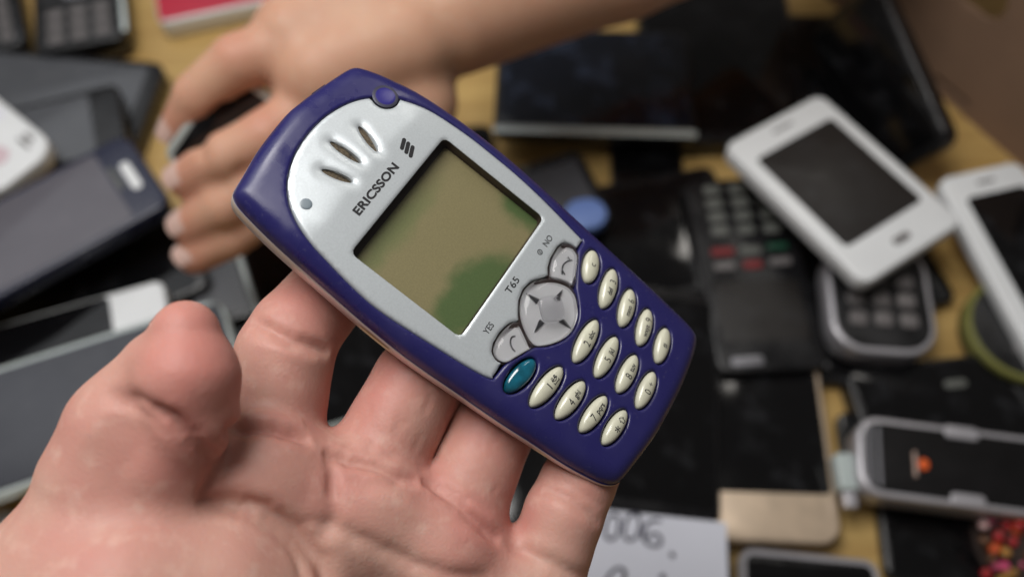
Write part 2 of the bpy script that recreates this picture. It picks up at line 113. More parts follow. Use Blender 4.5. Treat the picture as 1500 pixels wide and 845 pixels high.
ITEMS = [
    {'name': 'smartphone', 'label': 'white touchscreen phone propped across a keypad phone, dark screen facing up', 'cat': 'smartphone', 'body': 'white', 'scr': 'dark_screen', 'T': 9, 'r': 6, 'feat': [('home_button', 0.42000000000000004, 0.885, 0.5800000000000001, 0.925, 'grey_key'), ('earpiece', 0.4, 0.065, 0.6, 0.08, 'grey_key')], 'screen': (0.10999999999999999, 0.16, 0.89, 0.8), 'W': 66.4, 'L': 97.3, 'org': [160.4, 306.4, 40.0], 'x': [-0.8322, -0.5511, 0.0607], 'y': [0.5538, -0.8316, 0.0417], 'n': [0.0275, 0.0684, 0.9973]},
    {'name': 'smartphone', 'label': 'white phone with black screen cut off by the right frame edge', 'cat': 'smartphone', 'body': 'white', 'scr': 'black_glass', 'T': 9, 'r': 7, 'feat': [('earpiece', 0.4, 0.05, 0.6, 0.065, 'grey_key')], 'screen': (0.09999999999999998, 0.11, 0.81, 0.86), 'W': 47, 'L': 128, 'org': [260.1, 271.1, 30.0], 'x': [-0.969, -0.247, -0.001], 'y': [0.2469, -0.9682, -0.0405], 'n': [0.0091, -0.0394, 0.9992]},
    {'name': 'keypad_phone', 'label': 'black keypad phone with red and green call keys, screen end towards the camera', 'cat': 'mobile phone', 'body': 'black', 'scr': 'dark_screen', 'T': 15, 'r': 6, 'feat': [('key', 0.6497333333333333, 0.04275, 0.8169333333333333, 0.09225, 'pale_key'), ('key', 0.39639999999999986, 0.04275, 0.5636, 0.09225, 'pale_key'), ('key', 0.14306666666666656, 0.04275, 0.3102666666666666, 0.09225, 'pale_key'), ('key', 0.6497333333333333, 0.11775000000000001, 0.8169333333333333, 0.16725000000000004, 'pale_key'), ('key', 0.39639999999999986, 0.11775000000000001, 0.5636, 0.16725000000000004, 'pale_key'), ('key', 0.14306666666666656, 0.11775000000000001, 0.3102666666666666, 0.16725000000000004, 'pale_key'), ('key', 0.6497333333333333, 0.19275, 0.8169333333333333, 0.24225000000000005, 'pale_key'), ('key', 0.39639999999999986, 0.19275, 0.5636, 0.24225000000000005, 'pale_key'), ('key', 0.14306666666666656, 0.19275, 0.3102666666666666, 0.24225000000000005, 'pale_key'), ('key', 0.6497333333333333, 0.26775000000000004, 0.8169333333333333, 0.31725000000000003, 'pale_key'), ('key', 0.39639999999999986, 0.26775000000000004, 0.5636, 0.31725000000000003, 'pale_key'), ('key', 0.14306666666666656, 0.26775000000000004, 0.3102666666666666, 0.31725000000000003, 'pale_key'), ('key', 0.64, 0.385, 0.86, 0.425, 'red_key'), ('key', 0.38, 0.385, 0.5800000000000001, 0.425, 'pale_key'), ('key', 0.12, 0.375, 0.31999999999999995, 0.41, 'green_key'), ('key', 0.6599999999999999, 0.46, 0.86, 0.5, 'grey_key'), ('key', 0.4, 0.46, 0.5800000000000001, 0.5, 'red_key'), ('key', 0.12, 0.45, 0.31999999999999995, 0.49, 'grey_key'), ('chin', 0.5800000000000001, 0.925, 0.87, 0.97, 'silver_dark')], 'screen': (0.09999999999999998, 0.56, 0.9, 0.86), 'W': 52, 'L': 108.1, 'org': [140.4, 268.5, 20.0], 'x': [-0.9979, -0.065, 0.0], 'y': [0.065, -0.9979, 0.0], 'n': [0.0, 0.0, 1.0]},
    {'name': 'smartphone', 'label': 'rose framed phone mostly hidden beneath the black keypad phone', 'cat': 'smartphone', 'body': 'rose', 'scr': 'black_glass', 'T': 8.7, 'r': 9, 'feat': [], 'screen': (0.06999999999999995, 0.1, 0.9299999999999999, 0.88), 'W': 57.7, 'L': 75.8, 'org': [139.9, 234.3, 9.0], 'x': [-0.9999, -0.015, 0.0], 'y': [0.015, -0.9999, 0.0], 'n': [0.0, 0.0, 1.0]},
    {'name': 'smartphone', 'label': 'gold framed phone with black screen and scratched gold bottom band', 'cat': 'smartphone', 'body': 'gold', 'scr': 'black_glass', 'T': 13.7, 'r': 9, 'feat': [], 'screen': (0.04, 0.18, 0.96, 0.97), 'W': 58.7, 'L': 118, 'org': [83.0, 83.6, 14.0], 'x': [0.9994, -0.0342, 0.0], 'y': [0.0342, 0.9994, 0.0], 'n': [-0.0, 0.0, 1.0]},
    {'name': 'smartphone', 'label': 'plain black phone lying between the blue handset and the gold phone', 'cat': 'smartphone', 'body': 'black', 'scr': 'black_glass', 'T': 8, 'r': 6, 'feat': [], 'screen': (0.04, 0.05, 0.96, 0.95), 'W': 57.1, 'L': 110, 'org': [33.3, 94.3, 27.0], 'x': [0.9831, -0.0905, -0.1591], 'y': [0.0937, 0.9955, 0.0126], 'n': [0.1572, -0.0273, 0.9872]},
    {'name': 'keypad_phone', 'label': 'dark keypad phone with silver sides under the white phone corner', 'cat': 'mobile phone', 'body': 'silver', 'scr': 'black_glass', 'T': 15, 'r': 16, 'feat': [('key', 0.656, 0.12625, 0.824, 0.24875000000000003, 'grey_key'), ('key', 0.4159999999999999, 0.12625, 0.5840000000000001, 0.24875000000000003, 'grey_key'), ('key', 0.17600000000000005, 0.12625, 0.344, 0.24875000000000003, 'grey_key'), ('key', 0.656, 0.30125, 0.824, 0.42375000000000007, 'grey_key'), ('key', 0.4159999999999999, 0.30125, 0.5840000000000001, 0.42375000000000007, 'grey_key'), ('key', 0.17600000000000005, 0.30125, 0.344, 0.42375000000000007, 'grey_key'), ('key', 0.656, 0.47625000000000006, 0.824, 0.5987500000000001, 'grey_key'), ('key', 0.4159999999999999, 0.47625000000000006, 0.5840000000000001, 0.5987500000000001, 'grey_key'), ('key', 0.17600000000000005, 0.47625000000000006, 0.344, 0.5987500000000001, 'grey_key'), ('key', 0.656, 0.65125, 0.824, 0.77375, 'grey_key'), ('key', 0.4159999999999999, 0.65125, 0.5840000000000001, 0.77375, 'grey_key'), ('key', 0.17600000000000005, 0.65125, 0.344, 0.77375, 'grey_key')], 'front': 'dark_panel', 'W': 49.2, 'L': 59.7, 'org': [201.6, 222.8, 26.0], 'x': [-0.9973, 0.0738, 0.0], 'y': [-0.0738, -0.9973, 0.0], 'n': [0.0, 0.0, 1.0]},
    {'name': 'mobile_phone', 'label': 'rounded black device with a yellow green rim at the right edge', 'cat': 'mobile phone', 'body': 'black', 'scr': 'black_glass', 'T': 12, 'r': 30, 'feat': [('badge', 0.5800000000000001, 0.55, 0.8200000000000001, 0.72, 'grey_key')], 'rim': 'lime', 'front': 'dark_panel', 'W': 83.2, 'L': 55.4, 'org': [285.5, 228.8, 18.0], 'x': [-0.9219, -0.3873, 0.0], 'y': [0.3873, -0.9219, 0.0], 'n': [0.0, 0.0, 1.0]},
    {'name': 'smartphone', 'label': 'glossy black phone with a tiny pale logo beside the silver shell', 'cat': 'smartphone', 'body': 'black', 'scr': 'black_glass', 'T': 13.7, 'r': 7, 'feat': [('logo', 0.5, 0.2, 0.6, 0.27, 'pale_key')], 'screen': (0.030000000000000027, 0.04, 0.97, 0.96), 'W': 110, 'L': 58, 'org': [265.1, 175.8, 14.0], 'x': [-0.9927, -0.1204, 0.0], 'y': [0.1204, -0.9927, 0.0], 'n': [0.0, 0.0, 1.0]},
    {'name': 'phone_shell', 'label': 'open silver phone shell with black battery bay and an orange spot', 'cat': 'phone shell', 'body': 'silver', 'scr': 'black_glass', 'T': 15, 'r': 10, 'feat': [('bar', 0.12, 0.05, 0.88, 0.075, 'silver_dark'), ('bar', 0.12, 0.1, 0.88, 0.118, 'silver_dark'), ('contact', 0.48, 0.3, 0.62, 0.35, 'orange'), ('contact', 0.4, 0.275, 0.72, 0.29, 'rose'), ('plate', 0.0, 0.45, 0.16, 0.62, 'silver'), ('plate', 0.84, 0.45, 1.0, 0.62, 'silver')], 'front': 'bay', 'W': 35.5, 'L': 83.4, 'org': [151.1, 134.4, 30.0], 'x': [-0.1374, -0.9905, 0.0], 'y': [0.9905, -0.1374, 0.0], 'n': [0.0, 0.0, 1.0]},
    {'name': 'smartphone', 'label': 'black phone with a pale left edge at the bottom of the pile', 'cat': 'smartphone', 'body': 'black', 'scr': 'black_glass', 'T': 9.7, 'r': 6, 'feat': [], 'screen': (0.040000000000000036, 0.04, 0.96, 0.96), 'rim': 'silver', 'W': 58.3, 'L': 110, 'org': [156.3, 75.3, 10.0], 'x': [-0.9953, 0.0972, 0.0], 'y': [-0.0972, -0.9953, 0.0], 'n': [0.0, 0.0, 1.0]},
    {'name': 'smartphone', 'label': 'black phone with a pale chrome lower edge below the forearm', 'cat': 'smartphone', 'body': 'black', 'scr': 'blue_glass', 'T': 9, 'r': 5, 'feat': [('edge_strip', 0.0, -0.012, 1.0, 0.055, 'chrome')], 'screen': (0.03, 0.08, 0.97, 0.97), 'W': 108, 'L': 74, 'org': [-10.1, 294.3, 24.0], 'x': [0.9994, -0.0346, 0.0], 'y': [0.0346, 0.9994, 0.0], 'n': [-0.0, 0.0, 1.0]},
    {'name': 'smartphone', 'label': 'large black slab phone behind the white touchscreen phone', 'cat': 'smartphone', 'body': 'black', 'scr': 'black_glass', 'T': 13.7, 'r': 6, 'feat': [], 'screen': (0.04, 0.05, 0.96, 0.95), 'W': 89.5, 'L': 130, 'org': [73.7, 294.8, 14.0], 'x': [1.0, -0.0052, 0.0], 'y': [0.0052, 1.0, -0.0], 'n': [-0.0, 0.0, 1.0]},
    {'name': 'smartphone', 'label': 'charcoal phone with dusty grey screen right of the blue handset', 'cat': 'smartphone', 'body': 'black', 'scr': 'black_glass', 'T': 12.7, 'r': 6, 'feat': [], 'screen': (0.06000000000000005, 0.06, 0.94, 0.94), 'W': 112, 'L': 72, 'org': [106.6, 280.7, 13.0], 'x': [-0.9769, -0.2138, 0.0], 'y': [0.2138, -0.9769, 0.0], 'n': [0.0, 0.0, 1.0]},
    {'name': 'smartphone', 'label': 'small grey feature phone peeking out below the chrome edged phone', 'cat': 'smartphone', 'body': 'black', 'scr': 'dusty_screen', 'T': 10, 'r': 6, 'feat': [('camera', 0.53, 0.03, 0.62, 0.1, 'pale_key')], 'screen': (0.07999999999999996, 0.12, 0.92, 0.9), 'W': 56.6, 'L': 48, 'org': [35.5, 284.7, 22.0], 'x': [-0.938, -0.3468, 0.0], 'y': [0.3468, -0.938, 0.0], 'n': [0.0, 0.0, 1.0]},
    {'name': 'phone_cover', 'label': 'light blue phone cover end beside the right edge of the handset', 'cat': 'phone cover', 'body': 'blue', 'scr': 'black_glass', 'T': 8, 'r': 9, 'feat': [], 'front': 'blue', 'W': 21.5, 'L': 18, 'org': [45.7, 249.7, 30.0], 'x': [-0.9873, -0.159, 0.0], 'y': [0.159, -0.9873, 0.0], 'n': [0.0, 0.0, 1.0]},
    {'name': 'smartphone', 'label': 'black phone leaning beside the cardboard box wall', 'cat': 'smartphone', 'body': 'black', 'scr': 'black_glass', 'T': 10, 'r': 8, 'feat': [], 'screen': (0.050000000000000044, 0.05, 0.95, 0.95), 'W': 52, 'L': 98, 'org': [189.8, 361.4, 67.6], 'x': [-0.3898, 0.1038, -0.915], 'y': [0.2782, -0.9339, -0.2245], 'n': [-0.8779, -0.342, 0.3352]},
    {'name': 'keypad_phone', 'label': 'black candybar keypad phone with a pale side at the top left', 'cat': 'mobile phone', 'body': 'black', 'scr': 'dark_screen', 'T': 14, 'r': 7, 'feat': [('key', 0.15166666666666667, 0.04125, 0.3416666666666667, 0.10875000000000001, 'grey_key'), ('key', 0.405, 0.04125, 0.595, 0.10875000000000001, 'grey_key'), ('key', 0.6583333333333333, 0.04125, 0.8483333333333334, 0.10875000000000001, 'grey_key'), ('key', 0.15166666666666667, 0.13125, 0.3416666666666667, 0.19875, 'grey_key'), ('key', 0.405, 0.13125, 0.595, 0.19875, 'grey_key'), ('key', 0.6583333333333333, 0.13125, 0.8483333333333334, 0.19875, 'grey_key'), ('key', 0.15166666666666667, 0.22125000000000003, 0.3416666666666667, 0.28875000000000006, 'grey_key'), ('key', 0.405, 0.22125000000000003, 0.595, 0.28875000000000006, 'grey_key'), ('key', 0.6583333333333333, 0.22125000000000003, 0.8483333333333334, 0.28875000000000006, 'grey_key'), ('dpad', 0.32, 0.36, 0.66, 0.46, 'silver_dark'), ('key', 0.08, 0.36, 0.26, 0.44, 'dark_key'), ('key', 0.72, 0.36, 0.9, 0.44, 'dark_key'), ('edge_strip', 0.955, 0.04, 1.015, 0.97, 'chrome')], 'screen': (0.12, 0.58, 0.88, 0.93), 'front': 'dark_panel', 'W': 51.6, 'L': 105, 'org': [-270.9, 353.2, 18.0], 'x': [0.9642, 0.2651, 0.0], 'y': [-0.2651, 0.9642, 0.0], 'n': [0.0, -0.0, 1.0]},
    {'name': 'keypad_phone', 'label': 'black keypad phone cut off by the top left corner', 'cat': 'mobile phone', 'body': 'black', 'scr': 'dark_screen', 'T': 13.7, 'r': 7, 'feat': [('key', 0.17083333333333334, 0.052500000000000005, 0.35583333333333333, 0.1275, 'grey_key'), ('key', 0.41750000000000004, 0.052500000000000005, 0.6025, 0.1275, 'grey_key'), ('key', 0.6641666666666667, 0.052500000000000005, 0.8491666666666667, 0.1275, 'grey_key'), ('key', 0.17083333333333334, 0.1525, 0.35583333333333333, 0.2275, 'grey_key'), ('key', 0.41750000000000004, 0.1525, 0.6025, 0.2275, 'grey_key'), ('key', 0.6641666666666667, 0.1525, 0.8491666666666667, 0.2275, 'grey_key'), ('key', 0.17083333333333334, 0.2525, 0.35583333333333333, 0.3275, 'grey_key'), ('key', 0.41750000000000004, 0.2525, 0.6025, 0.3275, 'grey_key'), ('key', 0.6641666666666667, 0.2525, 0.8491666666666667, 0.3275, 'grey_key'), ('key', 0.17083333333333334, 0.3525, 0.35583333333333333, 0.4275, 'grey_key'), ('key', 0.41750000000000004, 0.3525, 0.6025, 0.4275, 'grey_key'), ('key', 0.6641666666666667, 0.3525, 0.8491666666666667, 0.4275, 'grey_key')], 'screen': (0.12, 0.5, 0.88, 0.9), 'W': 41.8, 'L': 100, 'org': [-318.9, 350.8, 14.0], 'x': [0.9291, 0.3698, 0.0], 'y': [-0.3698, 0.9291, 0.0], 'n': [0.0, -0.0, 1.0]},
    {'name': 'smartphone', 'label': 'red backed phone with a white rim at the top edge', 'cat': 'smartphone', 'body': 'white', 'scr': 'red', 'T': 13.7, 'r': 6, 'feat': [], 'screen': (0.0, 0.03, 1.0, 1.0), 'W': 75.1, 'L': 63.7, 'org': [-206.9, 380.1, 14.0], 'x': [0.9561, 0.293, 0.0], 'y': [-0.293, 0.9561, 0.0], 'n': [0.0, -0.0, 1.0]},
    {'name': 'smartphone', 'label': 'wide black phone with grey screen at the far left, behind two others', 'cat': 'smartphone', 'body': 'black', 'scr': 'grey_screen', 'T': 13.7, 'r': 8, 'feat': [], 'screen': (0.06999999999999995, 0.06, 0.9299999999999999, 0.94), 'W': 64.0, 'L': 140, 'org': [-204.0, 287.2, 14.0], 'x': [0.1129, 0.9936, 0.0], 'y': [-0.9936, 0.1129, -0.0], 'n': [-0.0, 0.0, 1.0]},
    {'name': 'smartphone', 'label': 'smaller black framed phone with grey screen lying on the wide black phone', 'cat': 'smartphone', 'body': 'black', 'scr': 'grey_screen', 'T': 9, 'r': 6, 'feat': [], 'screen': (0.0, 0.14, 0.9299999999999999, 0.9), 'W': 46, 'L': 115, 'org': [-200.0, 282.7, 26.0], 'x': [-0.3245, 0.9459, 0.0], 'y': [-0.9459, -0.3245, 0.0], 'n': [0.0, 0.0, 1.0]},
    {'name': 'smartphone', 'label': 'white phone corner with a pinkish home key entering from the left edge', 'cat': 'smartphone', 'body': 'white', 'scr': 'white_screen', 'T': 11, 'r': 12, 'feat': [('home_button', 0.31999999999999995, 0.1, 0.6, 0.2, 'pink_key'), ('mark', 0.84, 0.1, 0.9, 0.16, 'grey_key'), ('mark', 0.75, 0.08, 0.8, 0.16, 'grey_key')], 'screen': (0.07999999999999996, 0.3, 0.92, 0.92), 'W': 42.0, 'L': 120, 'org': [-252.2, 236.7, 44.0], 'x': [0.6284, 0.7779, 0.0], 'y': [-0.7779, 0.6284, 0.0], 'n': [0.0, -0.0, 1.0]},
    {'name': 'smartphone', 'label': 'dark navy phone with grey screen and white oblong home button', 'cat': 'smartphone', 'body': 'navy', 'scr': 'lilac_screen', 'T': 10, 'r': 8, 'feat': [('home_button', 0.31999999999999995, 0.045, 0.6799999999999999, 0.078, 'white'), ('mark', 0.4, 0.095, 0.7, 0.112, 'pale_key')], 'screen': (0.06000000000000005, 0.12, 0.94, 0.9), 'W': 50.9, 'L': 150, 'org': [-160.0, 232.4, 50.0], 'x': [-0.5977, 0.8017, 0.0], 'y': [-0.8017, -0.5977, 0.0], 'n': [0.0, 0.0, 1.0]},
    {'name': 'smartphone', 'label': 'black phone with a white end cap under the navy phone', 'cat': 'smartphone', 'body': 'white', 'scr': 'black_glass', 'T': 9, 'r': 5, 'feat': [], 'screen': (0.020000000000000018, 0.21, 0.98, 0.96), 'W': 58, 'L': 120, 'org': [-147.4, 147.1, 30.0], 'x': [-0.3219, 0.9468, 0.0], 'y': [-0.9468, -0.3219, 0.0], 'n': [0.0, 0.0, 1.0]},
    {'name': 'smartphone', 'label': 'large slate grey phone with a pale chrome rim beside the thumb', 'cat': 'smartphone', 'body': 'chrome', 'scr': 'slate_screen', 'T': 8, 'r': 10, 'feat': [], 'screen': (0.020000000000000018, 0.02, 0.98, 0.99), 'front': 'black_panel', 'W': 59.9, 'L': 150, 'org': [-111.5, 133.0, 38.0], 'x': [-0.3525, 0.9358, 0.0], 'y': [-0.9358, -0.3525, 0.0], 'n': [0.0, 0.0, 1.0]},
    {'name': 'smartphone', 'label': 'black phone with pale rim glimpsed between index and middle fingers', 'cat': 'smartphone', 'body': 'chrome', 'scr': 'black_glass', 'T': 8, 'r': 8, 'feat': [], 'screen': (0.03, 0.03, 0.97, 0.97), 'front': 'black_panel', 'W': 69.3, 'L': 110, 'org': [-92.8, 122.3, 30.0], 'x': [0.871, 0.4073, -0.2749], 'y': [-0.381, 0.913, 0.1456], 'n': [0.3103, -0.0221, 0.9504]},
    {'name': 'smartphone', 'label': 'dark grey phone lying under the reaching hand', 'cat': 'smartphone', 'body': 'black', 'scr': 'dusty_screen', 'T': 13.7, 'r': 7, 'feat': [], 'screen': (0.06000000000000005, 0.08, 0.94, 0.94), 'W': 72, 'L': 62, 'org': [-102.6, 261.1, 14.0], 'x': [-0.9635, -0.2677, 0.0], 'y': [0.2677, -0.9635, 0.0], 'n': [0.0, 0.0, 1.0]},
    {'name': 'smartphone', 'label': 'thick black phone hidden under the blue handset', 'cat': 'smartphone', 'body': 'black', 'scr': 'black_glass', 'T': 9.7, 'r': 6, 'feat': [], 'screen': (0.04, 0.05, 0.96, 0.95), 'W': 63.2, 'L': 120, 'org': [-59.7, 137.0, 10.0], 'x': [0.9911, 0.1335, 0.0], 'y': [-0.1335, 0.9911, 0.0], 'n': [0.0, -0.0, 1.0]},
    {'name': 'smartphone', 'label': 'black phone below the lower end of the blue handset', 'cat': 'smartphone', 'body': 'navy', 'scr': 'black_glass', 'T': 14.7, 'r': 6, 'feat': [], 'screen': (0.04, 0.05, 0.96, 0.95), 'W': 68.8, 'L': 110, 'org': [-42.8, 66.5, 15.0], 'x': [1.0, -0.0049, 0.0], 'y': [0.0049, 1.0, 0.0], 'n': [-0.0, 0.0, 1.0]},
    {'name': 'smartphone', 'label': 'black phone under the right edge of the blue handset', 'cat': 'smartphone', 'body': 'black', 'scr': 'black_glass', 'T': 8.7, 'r': 6, 'feat': [], 'screen': (0.04, 0.05, 0.96, 0.95), 'W': 51.6, 'L': 110, 'org': [41.9, 157.7, 9.0], 'x': [0.9997, -0.0235, 0.0], 'y': [0.0235, 0.9997, 0.0], 'n': [-0.0, 0.0, 1.0]},
    {'name': 'smartphone', 'label': 'white phone corner at the lower left edge by the wrist', 'cat': 'smartphone', 'body': 'white', 'scr': 'dark_screen', 'T': 11.7, 'r': 8, 'feat': [], 'screen': (0.09999999999999998, 0.1, 0.9, 0.9), 'W': 60, 'L': 110, 'org': [-191.7, 46.7, 12.0], 'x': [-0.4521, 0.8919, 0.0], 'y': [-0.8919, -0.4521, 0.0], 'n': [0.0, 0.0, 1.0]},
    {'name': 'smartphone', 'label': 'black phone with a pale rim gripped by the reaching hand', 'cat': 'smartphone', 'body': 'chrome', 'scr': 'black_glass', 'T': 7, 'r': 5, 'feat': [], 'screen': (0.030000000000000027, 0.03, 0.97, 0.97), 'front': 'black_panel', 'W': 46, 'L': 52, 'org': [-110.5, 236.0, 139.1], 'x': [-0.6234, -0.5474, -0.5584], 'y': [0.7475, -0.2075, -0.631], 'n': [0.2295, -0.8107, 0.5385]},
    {'name': 'smartphone', 'label': 'black phone between the forearm shadow and the blue handset', 'cat': 'smartphone', 'body': 'black', 'scr': 'black_glass', 'T': 6.8, 'r': 6, 'feat': [], 'screen': (0.04, 0.05, 0.96, 0.95), 'W': 50.3, 'L': 98.3, 'org': [-51.4, 209.9, 7.1], 'x': [0.9945, 0.1051, 0.0], 'y': [-0.1051, 0.9945, 0.0], 'n': [0.0, -0.0, 1.0]},
    {'name': 'smartphone', 'label': 'black phone between the large slab phone and the leaning phone', 'cat': 'smartphone', 'body': 'black', 'scr': 'black_glass', 'T': 7.3, 'r': 6, 'feat': [], 'screen': (0.04, 0.05, 0.96, 0.95), 'W': 56.2, 'L': 118.6, 'org': [146.4, 275.2, 7.6], 'x': [1.0, 0.0096, -0.0], 'y': [-0.0096, 1.0, 0.0], 'n': [0.0, -0.0, 1.0]},
    {'name': 'smartphone', 'label': 'black phone right of the gold phone by the plastic plug', 'cat': 'smartphone', 'body': 'black', 'scr': 'black_glass', 'T': 6.5, 'r': 6, 'feat': [], 'screen': (0.04, 0.05, 0.96, 0.95), 'W': 18.8, 'L': 32.0, 'org': [150.7, 112.4, 6.8], 'x': [0.9998, -0.0219, 0.0], 'y': [0.0219, 0.9998, 0.0], 'n': [-0.0, 0.0, 1.0]},
    {'name': 'smartphone', 'label': 'flat black phone under the gold phone at the right of the keypad phone', 'cat': 'smartphone', 'body': 'black', 'scr': 'black_glass', 'T': 7.1000000000000005, 'r': 6, 'feat': [], 'screen': (0.04, 0.05, 0.96, 0.95), 'W': 45.3, 'L': 87.7, 'org': [142.5, 158.3, 7.4], 'x': [0.9983, -0.0589, 0.0], 'y': [0.0589, 0.9983, 0.0], 'n': [-0.0, 0.0, 1.0]},
    {'name': 'smartphone', 'label': 'black phone on the table left of the keypad phone', 'cat': 'smartphone', 'body': 'black', 'scr': 'black_glass', 'T': 6.3, 'r': 6, 'feat': [], 'screen': (0.04, 0.05, 0.96, 0.95), 'W': 39.2, 'L': 91.7, 'org': [53.4, 246.5, 6.6], 'x': [1.0, -0.0058, 0.0], 'y': [0.0058, 1.0, 0.0], 'n': [-0.0, 0.0, 1.0]},
    {'name': 'smartphone', 'label': 'black phone under the blue cover end', 'cat': 'smartphone', 'body': 'black', 'scr': 'black_glass', 'T': 6.7, 'r': 6, 'feat': [], 'screen': (0.04, 0.05, 0.96, 0.95), 'W': 60.5, 'L': 76.7, 'org': [-10.1, 190.9, 7.0], 'x': [0.9998, -0.0183, 0.0], 'y': [0.0183, 0.9998, 0.0], 'n': [-0.0, 0.0, 1.0]},
    {'name': 'smartphone', 'label': 'dark phone between the reaching hand and the slate grey phone', 'cat': 'smartphone', 'body': 'black', 'scr': 'black_glass', 'T': 7.8999999999999995, 'r': 6, 'feat': [], 'screen': (0.040000000000000036, 0.05, 0.96, 0.95), 'W': 64.8, 'L': 62.2, 'org': [-114.3, 213.1, 8.2], 'x': [-0.9126, -0.409, 0.0], 'y': [0.409, -0.9126, 0.0], 'n': [0.0, 0.0, 1.0]},
    {'name': 'smartphone', 'label': 'black phone buried below the navy phone', 'cat': 'smartphone', 'body': 'black', 'scr': 'black_glass', 'T': 6, 'r': 6, 'feat': [], 'screen': (0.040000000000000036, 0.05, 0.96, 0.95), 'W': 51.8, 'L': 110.6, 'org': [-146.0, 204.5, 20.0], 'x': [-0.4653, 0.8852, 0.0], 'y': [-0.8852, -0.4653, 0.0], 'n': [0.0, 0.0, 1.0]},
    {'name': 'smartphone', 'label': 'black phone below the note at the bottom', 'cat': 'smartphone', 'body': 'black', 'scr': 'black_glass', 'T': 6.9, 'r': 6, 'feat': [], 'screen': (0.04, 0.05, 0.96, 0.95), 'W': 69.1, 'L': 58.2, 'org': [25.8, 54.0, 7.2], 'x': [0.9996, 0.0298, -0.0], 'y': [-0.0298, 0.9996, -0.0], 'n': [0.0, 0.0, 1.0]},
    {'name': 'smartphone', 'label': 'black phone under the silver shell at the lower right', 'cat': 'smartphone', 'body': 'black', 'scr': 'black_glass', 'T': 7.5, 'r': 6, 'feat': [], 'screen': (0.04, 0.05, 0.96, 0.95), 'W': 53.2, 'L': 46.9, 'org': [160.0, 67.7, 7.8], 'x': [0.9974, -0.0715, 0.0], 'y': [0.0715, 0.9974, 0.0], 'n': [-0.0, 0.0, 1.0]},
    {'name': 'smartphone', 'label': 'black phone on the table between the cardboard box and the white phone', 'cat': 'smartphone', 'body': 'black', 'scr': 'black_glass', 'T': 7.4, 'r': 6, 'feat': [], 'screen': (0.04, 0.05, 0.96, 0.95), 'W': 43.2, 'L': 90.9, 'org': [181.0, 190.6, 7.7], 'x': [0.9598, 0.2808, 0.0], 'y': [-0.2808, 0.9598, 0.0], 'n': [0.0, -0.0, 1.0]},
]
PAPER = [[88.78, 87.06, 30.0], [17.7, 94.71, 30.0], [85.76, 50.89, 30.0], [13.58, 56.04, 30.0]]
INK = [[[43.92, 89.51, 30.35], [41.99, 90.36, 30.35], [39.62, 88.38, 30.35], [38.28, 84.18, 30.35], [38.96, 80.85, 30.35], [41.17, 80.3, 30.35], [43.24, 82.23, 30.35], [44.3, 86.13, 30.35], [43.92, 89.51, 30.35]], [[52.48, 90.36, 30.35], [50.23, 90.64, 30.35], [47.54, 88.38, 30.35], [46.16, 84.18, 30.35], [46.79, 80.57, 30.35], [48.99, 80.02, 30.35], [51.34, 81.68, 30.35], [53.01, 85.57, 30.35], [52.48, 90.36, 30.35]], [[61.36, 87.82, 30.35], [58.25, 87.82, 30.35], [55.27, 85.57, 30.35], [53.89, 81.96, 30.35], [55.07, 78.92, 30.35], [58.05, 77.55, 30.35], [60.62, 78.37, 30.35], [61.1, 80.85, 30.35], [58.98, 82.51, 30.35], [56.11, 81.68, 30.35], [54.61, 80.3, 30.35]], [[64.77, 74.55, 30.35], [65.84, 74.0, 30.35], [65.23, 73.46, 30.35], [64.75, 74.28, 30.35]], [[45.47, 67.81, 30.35], [43.05, 68.88, 30.35], [40.19, 67.01, 30.35], [37.83, 63.83, 30.35], [37.07, 59.62, 30.35], [39.72, 58.06, 30.35], [43.13, 60.67, 30.35], [45.31, 65.15, 30.35], [45.47, 67.81, 30.35], [44.67, 59.1, 30.35]], [[59.86, 65.15, 30.35], [61.02, 65.95, 30.35], [61.19, 61.19, 30.35], [60.33, 57.28, 30.35]], [[33.99, 89.23, 30.35], [31.18, 89.79, 30.35], [28.82, 87.25, 30.35], [28.12, 83.34, 30.35], [29.7, 80.57, 30.35], [32.52, 81.13, 30.35], [34.35, 84.46, 30.35], [33.99, 89.23, 30.35]]]
BOX = {
    'a': [183.02, 431.84, -0.0],
    'b': [289.65, 275.98, 0.0],
    'h1': [100.3, 60.2],
    'h2': [116.7, 6.7],
}
BEADS = {
    'c': [217.9, 88.09, 0.0],
}
PLUG = [[140.82, 119.0, 24.0], [149.77, 119.0, 24.0], [138.04, 102.7, 24.0]]


# ------------------------------------------------------------------ materials
MATS = {}

